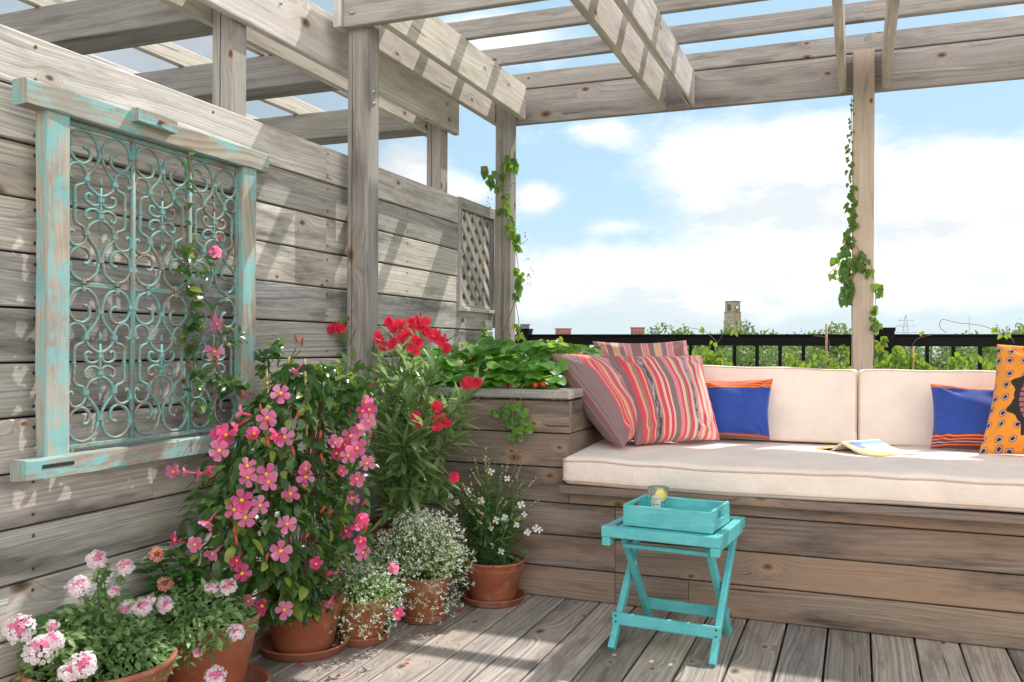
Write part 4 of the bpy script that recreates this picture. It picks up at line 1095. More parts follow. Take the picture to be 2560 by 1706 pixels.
for i, p in enumerate(cp):
    y_img = i/len(cp)
    k = 2 if .05 < y_img < .62 else (1 if i % 2 else 0)
    for _ in range(k):
        if random.random() < .25: continue
        P.append(np.array(p)+rv()[0]*.012); D.append(unit(rv()[0]*[.5, 1, .8]+[.35, 0, -.1])); Nn.append(unit([.9, -.3, .5]+rv()[0]*.4)); l_ = random.uniform(.03, .052)*(1 if y_img < .62 else .8); Ls.append(l_); Wd.append(l_*.5)
for (x_, y_) in ((520, 760), (530, 790), (505, 780), (470, 860), (500, 870), (455, 890), (520, 880), (480, 830), (470, 620), (500, 600), (447, 760), (465, 640), (480, 700), (540, 775), (440, 905), (450, 925), (465, 945)):
    for _ in range(4):
        P.append(np.array(onx(x_, y_, -1.97))+rv()[0]*.02); D.append(unit(rv()[0]+[.3, 0, 0])); Nn.append(unit([.8, -.3, .6]+rv()[0]*.4)); l_ = random.uniform(.022, .042); Ls.append(l_); Wd.append(l_*.5)
mb = MB(); mb.leaves(P, D, Nn, np.array(Ls), np.array(Wd), 'oval', .25, .2); mb.build('leaves', L['mand'], cv)
for o in list(mv.children):
    if o.name.startswith('flower') and o.data.vertices[0].co.x < -1.93 and o.data.vertices[0].co.z > .88 and o.data.vertices[0].co.y < 2.5:
        o.parent = cv; o.matrix_parent_inverse = Matrix.Translation(-cv.location)
for (x_, y_) in ((487, 735), (505, 560), (497, 850)): mb = MB(); bud(mb, onx(x_, y_, -1.965), (.2, -.2, 1), .035); mb.build('bud', budm, cv)

for k, (x_, y_) in enumerate(((700, 1532), (905, 1480), (1045, 1402), (1060, 1406), (930, 1520), (985, 1455), (780, 1545))):
    p = onz(x_, y_, .004); mb = MB(); a = random.uniform(0, 6.28)
    mb.leaves([np.array(p)], [[math.cos(a), math.sin(a), .15]], [[0, 0, 1]], .022, .017, 'petal', .3, -.1); tag(mb.build('fallen_petal', pinkd), 'single pink petal fallen on the deck boards', 'petal', 'fallen petals on the deck')
mb = MB(); P, D, Nn = [], [], []
for k in range(330):
    q_ = list(PC.values())[random.randrange(5)]; a = random.uniform(-2.2, .6); rr = random.uniform(.10, .36); x_, y_ = q_[0]+rr*math.cos(a), q_[1]+rr*math.sin(a)
    if x_ < -2.0 or y_ > 3.5: continue
    P.append([x_, y_, .002]); D.append([random.uniform(-1, 1), random.uniform(-1, 1), .12]); Nn.append([random.uniform(-.3, .3), random.uniform(-.3, .3), 1])
mb.leaves(P, D, Nn, RNG.uniform(.004, .016, len(P)), RNG.uniform(.002, .006, len(P)), 'tri', .3, -.1)
o = mb.build('leaf_litter', simple('dry leaf litter', (.16, .10, .05), .9, .5, 300)); tag(o, 'dry leaf scraps and soil crumbs scattered around the pots', 'leaf litter', None, 'stuff')
# ---- oleander ---------------------------------------------------------
ol = thing('oleander_plant', 'tall oleander with long narrow leaves and red flower clusters behind the post', 'plant', (*PC['ole'], .3))
tips = [(905, 775, 3.2), (935, 790, 3.25), (965, 775, 3.15), (1010, 805, 3.2), (780, 760, 3.25), (872, 800, 3.3), (1085, 900, 3.2), (930, 900, 3.1), (1000, 930, 3.1), (900, 985, 3.05), (965, 1040, 3.05), (1040, 1010, 3.15), (890, 1090, 3.05), (945, 1120, 3.05), (1000, 1090, 3.15), (915, 1165, 3.1), (875, 930, 3.2), (985, 870, 3.2), (1040, 900, 3.25), (930, 1010, 3.0), (1060, 960, 3.2), (860, 1040, 3.15), (1010, 1150, 3.2), (895, 870, 3.15), (970, 980, 3.0), (950, 850, 3.3)]
stm = MB(); P, D, Nn, Ls, Wd = [], [], [], [], []
for (x_, y_, Y_) in tips:
    tp = ony(x_, y_, Y_); b0 = Vector((PC['ole'][0]+random.uniform(-.05, .05), PC['ole'][1]+random.uniform(-.05, .05), .29))
    mid = b0.lerp(tp, .55)+Vector((random.uniform(-.04, .04)-(tp.x-b0.x)*.2, random.uniform(-.04, .04), .03)); pp = crom([b0, mid, tp], 12)
    stm.tube(pp, [.0045-.0025*i/len(pp) for i in range(len(pp))], 6)
    n_ = len(pp); k0 = int(n_*.38)
    for i in range(k0, n_):
        ax_ = unit(np.array(pp[min(i+1, n_-1)]-pp[i-1]))
        for j in range(3):
            if random.random() < (.68 if i < n_*.6 else .42): continue
            s_ = unit(np.cross(ax_, rv()[0])); up_ = i/n_
            dd = unit(s_*1.0+ax_*(.35+1.0*(up_**2))+np.array([0, 0, random.uniform(-.15, .2)]))
            l_ = random.uniform(.10, .165)*(1 if i < n_-3 else .7)
            P.append(np.array(pp[i])); D.append(dd); Nn.append(unit(np.array([0, 0, 1])+rv()[0]*.35+ax_*.4)); Ls.append(l_); Wd.append(random.uniform(.020, .029))
mb = MB(); mb.leaves(P, D, Nn, np.array(Ls), np.array(Wd), 'lance', .3, RNG.uniform(.0, .3, len(P))); mb.build('foliage', L['ole'], ol)
stm.build('stems', stemg, ol)
RF = [(905, 752, 3.18), (940, 763, 3.2), (965, 748, 3.12), (987, 765, 3.15), (925, 775, 3.17), (960, 782, 3.12), (1018, 787, 3.16), (950, 803, 3.12), (897, 740, 3.18), (783, 752, 3.2), (768, 757, 3.2), (872, 775, 3.22), (878, 795, 3.18), (1024, 803, 3.16), (975, 735, 3.12), (950, 735, 3.15), (900, 790, 3.15), (957, 962, 3.02), (968, 972, 3.02), (1008, 965, 3.05), (1003, 985, 3.05), (1022, 972, 3.07), (1003, 938, 3.05), (1072, 880, 3.16), (1095, 883, 3.16), (1038, 1095, 3.15), (1000, 773, 3.14), (922, 745, 3.2)]
for (x_, y_, Y_) in RF:
    p = ony(x_, y_, Y_); mb = MB()
    for k in range(2 if y_ < 900 else 1):
        q_ = np.array(p)+rv()[0]*.010
        make_flower(mb, q_, unit(np.array(CAMP-p)*.8+rv()[0]*.9+np.array([0, 0, .4])), random.uniform(.018, .023), 0, 0, 5, 1.0, .35, .02, cone=False)
    for k in range(2): bud(mb, np.array(p)+rv()[0]*.02, (random.uniform(-.5, .5), -.2, 1), .018)
    mb.build('flower', [redm], ol)

# ---- gaura ------------------------------------------------------------
ga = thing('gaura_plant', 'airy gaura with thin wand stems and small white flowers by the planter box', 'plant', (*PC['gaura'], .15))
stm = MB(); P, D, Nn, Ls, Wd = [], [], [], [], []; bmb = MB()
c0 = np.array([PC['gaura'][0], PC['gaura'][1]-.01, .15])
for k in range(64):
    a = random.uniform(0, 6.28); sp_ = random.uniform(.03, .24); ht = random.uniform(.16, .50)*(1 if k % 3 else .8)
    e_ = c0+[sp_*math.cos(a), sp_*math.sin(a)*.7-.04, ht-.3*sp_*(k % 2)]
    e_[1] = min(e_[1], 3.485)
    b0 = c0+[random.uniform(-.06, .06), random.uniform(-.05, .05), 0]
    pp = crom([b0, b0*.45+e_*.55+[0, 0, .05], e_], 9); stm.tube(pp, .0011, 4)
    for i in range(1, len(pp)-3):
        if i > len(pp)*.6: continue
        for _ in range(5):
            P.append(np.array(pp[i])+rv()[0]*.014); D.append(unit(rv()[0]*[1, 1, .6]+[0, 0, .35])); Nn.append(unit([0, -.2, 1]+rv()[0]*.6)); l_ = random.uniform(.022, .042); Ls.append(l_); Wd.append(l_*.22)
    for i in range(len(pp)-6, len(pp)):
        if random.random() < .8: bud(bmb, pp[i], (random.uniform(-1, 1), random.uniform(-1, 1), 1.2), random.uniform(.008, .014), random.choice((0, 0, 1)))
for _ in range(420):
    a = random.uniform(0, 6.28); r_ = random.uniform(0, .12); P.append(c0+[r_*math.cos(a), r_*math.sin(a), random.uniform(-.01, .13)]); D.append(unit([math.cos(a), math.sin(a), .5]+rv()[0]*.5)); Nn.append(unit([0, 0, 1]+rv()[0]*.5)); l_ = random.uniform(.03, .05); Ls.append(l_); Wd.append(l_*.24)
mb = MB(); mb.leaves(P, D, Nn, np.array(Ls), np.array(Wd), 'lance', .2, .3); mb.build('foliage', L['gaura'], ga)
stm.build('stems', stemg, ga); o = bmb.build('buds', [L['euph'], petalmat('pale pink bud', (.75, .4, .38), (.85, .6, .55), .3)], ga); o['kind'] = 'stuff'
for (x_, y_) in ((1045, 1192), (1128, 1085), (1160, 1190), (1128, 1213), (1152, 1268), (1187, 1206), (1213, 1223), (1232, 1215), (1035, 1140), (1022, 1160), (1050, 1155), (1105, 1150), (1140, 1196), (1205, 1182), (1165, 1100), (1198, 1160), (1075, 1130), (1240, 1218)):
    p = ony(x_, y_, 3.28); mb = MB(); make_flower(mb, p, unit(np.array(CAMP-p)+rv()[0]*.9), random.uniform(.010, .016), 0, 0, 4, .85, .2, 0, cone=False); mb.build('flower', [whitem], ga)

# ---- euphorbia --------------------------------------------------------
def euphorbia(root, c, R_, z0_, ht, n, hang, green):
    P, D, Nn, Ls, Wd = [], [], [], [], []; Q = [[], [], [], [], []]; stm = MB()
    for k in range(n):
        a = random.uniform(0, 6.28); t = random.random()
        if random.random() < hang: el = random.uniform(-.9, .15)
        else: el = random.uniform(.1, 1.5)
        rr = R_*(.55+.62*random.random()**.6)
        q_ = np.array([c[0]+rr*math.cos(el)*math.cos(a), c[1]+rr*math.cos(el)*math.sin(a), z0_+ht*math.sin(el)*rr/R_])
        q_ += rv()[0]*.014
        q_[2] += .02*math.sin(q_[0]*60)*math.sin(q_[1]*55)
        for j in range(4):
            P.append(q_+rv()[0]*.005); d_ = rv()[0]; d_[2] = abs(d_[2]); D.append(d_); Nn.append(unit([0, -.4, .8]+rv()[0]*.6)); Ls.append(random.uniform(.007, .011)); Wd.append(random.uniform(.0038, .006))
        for j in range(2): Q[0].append(q_*.9+np.array([c[0], c[1], z0_])*.1+rv()[0]*.01); Q[1].append(unit([math.cos(a), math.sin(a), .3]+rv()[0]*.8)); Q[2].append(unit([0, 0, 1]+rv()[0]*.5)); l_ = random.uniform(.010, .020); Q[3].append(l_); Q[4].append(l_*.32)
        if k % 6 == 0: stm.tube(crom([Vector((c[0], c[1], z0_-.03)), Vector(((c[0]+q_[0])/2, (c[1]+q_[1])/2, q_[2]*.6+z0_*.4+.02)), Vector(q_)], 4), .0008, 3)
    for k in range(green):
        a = random.uniform(0, 6.28); rr = R_*random.random()**.5*.9; q_ = np.array([c[0]+rr*math.cos(a), c[1]+rr*math.sin(a), z0_+random.uniform(-.02, ht*.75)*(1-.5*(rr/R_)**2)])
        Q[0].append(q_); Q[1].append(unit(rv()[0]+[0, 0, .4])); Q[2].append(unit([0, 0, 1]+rv()[0]*.5)); l_ = random.uniform(.014, .026); Q[3].append(l_); Q[4].append(l_*.3)
    mb = MB(); mb.leaves(P, D, Nn, np.array(Ls), np.array(Wd), 'tri', .15, .1); o = mb.build('flowers', whb, root); o['kind'] = 'stuff'
    mb = MB(); mb.leaves(*Q[:3], np.array(Q[3]), np.array(Q[4]), 'tri', .2, .2); mb.build('foliage', L['euph'], root); stm.build('stems', stemg, root)
e1 = thing('euphorbia_plant', 'dense mound of tiny white euphorbia flowers in the rear small pot', 'plant', (*PC['eup1'], .17)); euphorbia(e1, (PC['eup1'][0], PC['eup1'][1]-.02), .175, .20, .19, 1500, .25, 1100)
e2 = thing('euphorbia_plant', 'sparser greener euphorbia trailing over the front small pot', 'plant', (*PC['eup2'], .15)); euphorbia(e2, (PC['eup2'][0]-.01, PC['eup2'][1]-.03), .165, .155, .135, 750, .45, 1100)

# ---- verbena ----------------------------------------------------------
def verbena(root, c, R_, z0_, ht, n, stems):
    P, D, Nn, Ls, Wd = [], [], [], [], []; stm = MB()
    for k in range(n):
        a = random.uniform(0, 6.28); rr = R_*random.random()**.45
        q_ = np.array([c[0]+rr*math.cos(a), c[1]+rr*math.sin(a), z0_+ht*(1-(rr/R_)**2.2)*random.uniform(.3, 1.0)-.05*max(0, rr/R_-.8)*5*random.random()])
        q_[0] = max(q_[0], WX+.02)
        P.append(q_); D.append(unit([math.cos(a), math.sin(a), .25]+rv()[0]*.8)); Nn.append(unit([0, -.2, 1]+rv()[0]*.55)); l_ = random.uniform(.015, .030); Ls.append(l_); Wd.append(l_*.55)
    for st in stems:
        pp = crom(st, 6); stm.tube(pp, .0018, 5)
        for p in pp[3:]:
            for _ in range(3): P.append(np.array(p)+rv()[0]*.008); D.append(unit(rv()[0]+[0, 0, .2])); Nn.append(unit([0, -.2, 1]+rv()[0]*.5)); l_ = random.uniform(.018, .034); Ls.append(l_); Wd.append(l_*.48)
    mb = MB(); mb.leaves(P, D, Nn, np.array(Ls), np.array(Wd), 'lance', .3, .35); mb.build('foliage', L['verb'], root); stm.build('stems', stemg, root)
v1 = thing('verbena_plant', 'mounded verbena with the largest pink and white flower heads, in the wide pot', 'plant', (*PC['verb1'], .2))
v2 = thing('verbena_plant', 'trailing verbena spilling over the tall pot, second from the left', 'plant', (*PC['verb2'], .22))
H1 = [(45, 1440, 1.62, .036), (95, 1487, 1.58, .038), (190, 1525, 1.60, .030), (180, 1345, 1.75, .028), (223, 1285, 1.82, .024), (288, 1300, 1.86, .020), (262, 1357, 1.82, .013), (325, 1395, 1.86, .022), (290, 1398, 1.84, .020), (120, 1437, 1.68, .014), (345, 1378, 1.9, .010), (160, 1540, 1.58, .022), (122, 1470, 1.6, .022)]
H2 = [(380, 1388, 1.95, .021), (525, 1345, 2.1, .022), (500, 1352, 2.1, .020), (540, 1450, 2.02, .022), (495, 1552, 1.95, .026), (455, 1497, 1.98, .012), (480, 1350, 2.08, .010)]
def head(root, x_, y_, Y_, r):
    p = ony(x_, y_, Y_); mb = MB(); ax_ = unit(np.array(CAMP-p)*.7+np.array([0, 0, 1.0])+rv()[0]*.3)
    nf = int(10+r*900)
    a_ = unit(np.cross(ax_, [1, .2, 0])); b_ = np.cross(ax_, a_)
    for k in range(nf):
        th = math.acos(1-random.random()*1.0); ph = k*2.399; th = math.sqrt((k+.5)/nf)*1.02
        d_ = ax_*math.cos(th)+(a_*math.cos(ph)+b_*math.sin(ph))*math.sin(th)
        inner = th < .42+random.uniform(-.2, .2)
        make_flower(mb, np.array(p)+(d_-ax_*.75)*r*1.25+rv()[0]*.002, d_+rv()[0]*.3, random.uniform(.0055, .0085), 0 if inner else 1, 0, 5, .95, .1, 0, cone=False)
    mb.tube([Vector(p), Vector(p)-Vector(ax_)*.02], [r*.5, .002], 6, 2)
    mb.build('flower_head', [vpink, vpale, L['verb']], root)
for a in H1: head(v1, *a)
for a in H2: head(v2, *a)
def stems_to(H, c, z_): return [[Vector((c[0]+random.uniform(-.05, .05), c[1]+random.uniform(-.05, .05), z_)), (Vector((c[0], c[1], z_+.03))+ony(x_, y_, Y_))*.5+Z*.02, ony(x_, y_, Y_)-Z*.012] for x_, y_, Y_, r in H]
verbena(v1, (PC['verb1'][0]-.015, PC['verb1'][1]+.01), .185, .215, .15, 2500, stems_to(H1, PC['verb1'], .20)+[[Vector((-1.85, 1.72, .2)), ony(150, 1500, 1.62), ony(60, 1530, 1.55)], [Vector((-1.85, 1.8, .22)), ony(240, 1340, 1.85), ony(235, 1300, 1.85)]])
verbena(v2, (PC['verb2'][0], PC['verb2'][1]-.03), .165, .240, .10, 1500, stems_to(H2, PC['verb2'], .24)+[[Vector((-1.75, 2.0, .24)), ony(440, 1480, 1.97), ony(430, 1530, 1.95)], [Vector((-1.75, 2.0, .24)), ony(480, 1480, 1.97), ony(520, 1470, 2.0)]])
# ---- zinnia -----------------------------------------------------------
zi = thing('zinnia_plant', 'green zinnia with two salmon flower heads, between verbena and mandevilla', 'plant', (-1.93, 2.12, .3))
P, D, Nn, Ls, Wd = [], [], [], [], []; stm = MB()
for (x_, y_) in ((360, 1275), (380, 1342), (400, 1255), (330, 1300), (430, 1310)):
    tp = ony(x_, y_, 2.12); b0 = Vector((-1.9, 2.14, .22)); pp = crom([b0, (b0+tp)/2+X*.01, tp], 7); stm.tube(pp, .0022, 5)
    for i, p in enumerate(pp[2:]):
        for j in range(3): a = random.uniform(0, 6.28); P.append(np.array(p)); D.append(unit([math.cos(a), math.sin(a), .25])); Nn.append(unit([0, -.1, 1]+rv()[0]*.25)); l_ = random.uniform(.045, .07); Ls.append(l_); Wd.append(l_*.42)
mb = MB(); mb.leaves(P, D, Nn, np.array(Ls), np.array(Wd), 'oval', .2, .3); mb.build('foliage', L['zin'], zi); stm.build('stems', stemg, zi)
for (x_, y_) in ((360, 1275), (380, 1342)):
    p = np.array(ony(x_, y_, 2.08)); ax_ = unit(np.array(CAMP)-p+np.array([0, 0, 1.2])); mb = MB()
    make_flower(mb, p, ax_, .024, 0, 0, 14, .35, .05, 0, cone=False); make_flower(mb, p+ax_*.004, ax_, .018, 0, 0, 11, .35, .35, 0, cone=False)
    mb.tube([Vector(p), Vector(p)+Vector(ax_)*.009, Vector(p)+Vector(ax_)*.012], [.010, .008, .001], 8, 1, (.5, .5, .5)); mb.build('flower_head', [salm, simple('zinnia centre', (.25, .08, .03), .8, .4, 300)], zi)
# filler leaves behind the left pots
fb = thing('leafy_plant', 'low dark green leafy plant behind the verbena against the wall', 'plant', (-2.0, 1.75, .02))
P, D, Nn, Ls, Wd = [], [], [], [], []
for k in range(160):
    q_ = np.array([random.uniform(-2.05, -1.95), random.uniform(1.65, 2.0), random.uniform(.12, .33)]); P.append(q_); D.append(unit(rv()[0]+[.3, -.2, .3])); Nn.append(unit([.3, -.2, 1]+rv()[0]*.5)); l_ = random.uniform(.03, .055); Ls.append(l_); Wd.append(l_*.6)
mb = MB(); mb.leaves(P, D, Nn, np.array(Ls), np.array(Wd), 'oval', .2, .25); mb.build('foliage', L['zin'], fb)

# ---- strawberries -----------------------------------------------------
stw = thing('strawberry_plant', 'leafy strawberry plants filling the wooden planter box', 'plant', (-1.6, 3.8, .8))
P, D, Nn, Ls, Wd = [], [], [], [], []; stm = MB()
def trif(c, up, size, az):
    for k, da in enumerate((-1.05, 0, 1.05)):
        a = az+da; d_ = unit([math.cos(a), math.sin(a), -.12+random.uniform(-.25, .15)]); P.append(np.array(c)); D.append(d_); Nn.append(unit(np.array(up)+rv()[0]*.15)); Ls.append(size*(1.1 if k == 1 else .95)); Wd.append(size*.92)
for k in range(270):
    x_ = random.uniform(-2.0, -1.19); y_ = BY+.02+random.random()**1.6*1.0; z_ = .875+random.random()**1.1*.19*(1.0 if y_ > 3.6 else .6)*(1.15-.25*abs(x_+1.5)/.5)
    if y_ < 3.56: z_ = random.uniform(.875, .93)
    az = random.uniform(-2.6, -.3) if y_ < 3.65 else random.uniform(0, 6.28)
    trif((x_, y_, z_), (random.uniform(-.4, .4), random.uniform(-.7, .1), 1), random.uniform(.052, .075), az)
    if random.random() < .5: stm.tube([Vector((x_, y_, z_)), Vector((x_*.97-.04, y_+.06, .80))], .0015, 4)
for x_, y_, Y_ in ((1120, 800, 3.75), (1150, 790, 3.8), (1180, 800, 3.8), (1210, 805, 3.85), (1090, 820, 3.7), (1240, 820, 3.8), (1255, 840, 3.7), (1060, 845, 3.62), (1230, 800, 3.9), (1165, 815, 3.7)):
    for q in range(2): c_ = ony(x_+random.uniform(-10, 10), y_+random.uniform(-8, 8), Y_); trif(c_, (random.uniform(-.3, .3), -.45, 1), random.uniform(.05, .065), random.uniform(-2.5, -.6)); 
    stm.tube([c_, Vector((c_.x, c_.y+.05, .82))], .0015, 4)
mb = MB(); mb.leaves(P, D, Nn, np.array(Ls), np.array(Wd), 'round', .22, .15); mb.build('foliage', L['straw'], stw); stm.build('stems', stemg, stw)
berry = simple('ripe strawberry', (.62, .03, .02), .32, .25, 160, .3)
for (x_, y_, r_) in ((1230, 884, .0125), (1248, 882, .0125), (1170, 884, .006), (1080, 823, .006)):
    p = ony(x_, y_, BY-.005); mb = MB(); pr = [(.0005, 0)]+[(r_*math.sin(math.pi*t)**.8*(1.05-.15*t), r_*2.2*t) for t in np.linspace(.08, .95, 8)]+[(.0005, r_*2.2)]
    mb.lathe((p.x, p.y, p.z-r_*1.3), pr[::1], 16); mb.build('berry', berry, stw)
mb = MB()
for (x_, y_) in ((1104, 765), (1113, 790), (1104, 785), (1128, 758)):
    p = ony(x_-40 if False else x_, y_, 3.7); mb.lathe((p.x, p.y, p.z-.005), [(.0005, 0), (.005, .003), (.006, .007), (.003, .011), (.0005, .012)], 10)
mb.build('flower_buds', L['vine'], stw)
# mint-like upright sprig
P, D, Nn, Ls, Wd = [], [], [], [], []; stm = MB()
sg = [ony(1128, 840, 3.85), ony(1122, 790, 3.85), ony(1115, 745, 3.85)]; pp = crom(sg, 8); stm.tube(pp, .002, 5)
for p in pp:
    for j in range(3): a = random.uniform(0, 6.28); P.append(np.array(p)); D.append(unit([math.cos(a), math.sin(a), .3])); Nn.append(unit([0, -.4, 1]+rv()[0]*.3)); l_ = random.uniform(.03, .05); Ls.append(l_); Wd.append(l_*.62)
mp = thing('leafy_sprig', 'upright mint-like sprig rising from the planter box in front of the corner post', 'plant', tuple(sg[0]))
mb = MB(); mb.leaves(P, D, Nn, np.array(Ls), np.array(Wd), 'oval', .2, .2); mb.build('leaves', L['straw'], mp); stm.build('stem', stemg, mp)
# hanging strawberry runner
hr = thing('strawberry_runner', 'strawberry runner with round leaves hanging over the planter front', 'plant', tuple(ony(1185, 890, 3.49)))
P, D, Nn, Ls, Wd = [], [], [], [], []; stm = MB()
for st in (((1195, 884), (1180, 895), (1176, 920), (1178, 960), (1182, 1000)), ((1205, 884), (1198, 893), (1196, 925), (1200, 950), (1205, 970)), ((1182, 1000), (1186, 1060), (1170, 1110), (1160, 1150)), ((1190, 884), (1184, 900), (1182, 930))):
    stm.tube(crom([ony(a, b, BY-.012) for a, b in st], 6), .0016, 5)
for (x_, y_, s_) in ((1140, 945, .045), (1160, 935, .045), (1185, 930, .05), (1200, 945, .05), (1205, 965, .045), (1170, 970, .05), (1190, 985, .05), (1175, 1000, .045), (1160, 950, .045), (1215, 985, .04), (1180, 960, .05), (1195, 1005, .035)):
    c_ = ony(x_, y_, 3.47)
    for da in (-2.4, -.9, 0.5):
        a = da+random.uniform(-.3, .3); P.append(np.array(c_)); D.append(unit([math.cos(a), -.25, math.sin(a)-.25])); Nn.append(unit([.25, -.9, .6]+rv()[0]*.2)); Ls.append(s_*.62); Wd.append(s_*.62)
mb = MB(); mb.leaves(P, D, Nn, np.array(Ls), np.array(Wd), 'round', .15, .15); mb.build('leaves', L['straw'], hr); stm.build('stem', simple('pinkish runner', (.42, .20, .12), .6, .2, 50), hr)

# ---- vines on the posts ----------------------------------------------
def vine(root, stems, clusters, lm, size=.05, stemr=.0022, n=5, mi=None):
    stm = MB(); P, D, Nn, Ls, Wd = [], [], [], [], []
    for st in stems: stm.tube(crom(st, 7), stemr, 5)
    for c_, k, s_ in clusters:
        for _ in range(k):
            q_ = np.array(c_)+rv()[0]*s_*.45; tc_ = unit(np.array(CAMP)-q_)
            P.append(q_); D.append(unit([random.uniform(-.7, .7), random.uniform(-.5, .3), -1.0]+rv()[0]*.35)); Nn.append(unit(tc_*1.0+rv()[0]*.45+np.array([0, 0, .35]))); l_ = s_*random.uniform(.7, 1.15); Ls.append(l_); Wd.append(l_*random.uniform(.5, .75))
    mb = MB(); mb.leaves(P, D, Nn, np.array(Ls), np.array(Wd), 'heart', .25, .25); mb.build('leaves', lm, root); stm.build('stem', stemb, root)
vc = thing('post_vine', 'leafy creeper hanging around the corner post above the strawberries', 'vine', tuple(ony(1180, 790, 4.86)), 'creepers on the posts')
O = lambda x_, y_, Y_=4.86: ony(x_, y_, Y_)
cl = [(1170, 362), (1178, 375), (1160, 385), (1148, 397), (1125, 385), (1122, 410), (1130, 420), (1140, 430), (1158, 425), (1164, 440), (1145, 455), (1150, 470), (1165, 465), (1140, 480), (1162, 490), (1172, 510), (1168, 520), (1178, 530), (1185, 545), (1190, 560), (1188, 575), (1195, 625), (1200, 640), (1190, 650), (1198, 660), (1190, 675), (1205, 630), (1195, 745), (1200, 770), (1198, 800), (1205, 820)]
random.seed(5)
vine(vc, [[O(1190, 800), O(1192, 740), O(1185, 690), O(1192, 640), O(1186, 580), O(1172, 520), O(1160, 460), O(1148, 400), O(1172, 360)], [O(1110, 840), O(1140, 800), O(1170, 730), O(1186, 680)], [O(1130, 400), O(1150, 430)]], [(O(x_+random.uniform(-5, 5), y_), random.choice((2, 4, 6)), random.uniform(.035, .062)) for x_, y_ in cl], L['vined'])
mb = MB()
for (x_, y_) in ((1124, 460), (1128, 475), (1120, 468), (1178, 425), (1172, 432), (1205, 540), (1210, 548), (1207, 560), (1212, 600), (1218, 620), (1222, 628), (1216, 640), (1214, 655)):
    p = O(x_, y_, 4.84)
    for k in range(3): q_ = Vector(np.array(p)+rv()[0]*.012); mb.lathe(q_, [(.0005, 0), (.003, .002), (.003, .005), (.0005, .007)], 6)
mb.build('berries', simple('dark green berry', (.08, .12, .04), .5), vc)
vr = thing('post_vine', 'slender creeper climbing the left edge of the pale right post', 'vine', tuple(ony(1958, 850, 4.87)), 'creepers on the posts')
cl = []
for i in range(46):
    y_ = 232+i*10.0; big = (y_-232)/460
    n_ = 2 if y_ < 430 else 5; cl.append((O(1955+random.uniform(-6, 7)+(-8 if y_ > 560 else 0), y_, 4.87), n_, .016+.03*min(1, big*1.15)))
for (x_, y_) in ((1945, 600), (1940, 620), (1938, 640), (1942, 655), (1950, 670), (1945, 685), (1935, 610), (1925, 590), (1910, 625), (1975, 585), (1985, 600), (1998, 622), (1972, 610), (2015, 655), (2022, 670), (2018, 665), (2008, 705), (2012, 745), (2010, 735), (2015, 750)):
    cl.append((O(x_, y_, 4.87), 4, .045))
vine(vr, [[O(1960, 850), O(1957, 700), O(1960, 500), O(1958, 350), O(1956, 225)], [O(1962, 560), O(1985, 590), O(2005, 620), O(2012, 690), O(2010, 760), O(2006, 840)], [O(1940, 600), O(1915, 620), O(1902, 632)]], cl, L['vined'], stemr=.0018)

# ---- plants in the trough behind the bench ------------------------------
tr_ = thing('trough_planter', 'long dark planting trough hidden behind the backrest along the railing', 'planter', (.6, 5.15, 0))
mb = MB(); mb.box((-1.0, 5.02, .3), (3.0, 5.04, .80)); mb.box((-1.0, 5.26, .3), (3.0, 5.28, .80)); mb.box((-1.0, 5.042, .3), (3.0, 5.258, .32)); mb.build('walls', M['bench'], tr_)
mb = MB(); mb.box((-.99, 5.045, .33), (2.99, 5.255, .78)); mb.build('soil', soilm, tr_)
groups = [([(1600, 810), (1620, 800), (1640, 815), (1655, 830), (1630, 825), (1660, 840), (1590, 835), (1610, 840), (1650, 815), (1675, 838)], 'bushy creeper behind the backrest beside the striped pillows', 7, .055),
          ([(1815, 835), (1828, 825), (1845, 835), (1860, 840), (1835, 840), (1812, 820)], 'small yellow-green creeper behind the left back cushion', 5, .05),
          ([(1880, 815), (1900, 830), (1915, 838), (1870, 840), (1935, 800), (1945, 812), (1948, 835), (1925, 845), (1895, 800)], 'creeper with yellow leaves tied to a cane left of the pale post', 4, .05),
          ([(2020, 800), (2035, 815), (2050, 820), (2065, 815), (2080, 825), (2100, 825), (2120, 835), (2045, 835), (2070, 840), (2095, 842), (2025, 835), (2140, 842), (2060, 800), (2015, 790), (2110, 820), (2080, 840), (2030, 780)], 'dense yellow-green creeper to the right of the pale post', 9, .052),
          ([(2185, 830), (2195, 815), (2215, 825), (2230, 835), (2200, 840), (2240, 820), (2265, 830), (2278, 840), (2300, 835)], 'trailing creeper behind the orange pillow', 5, .05)]
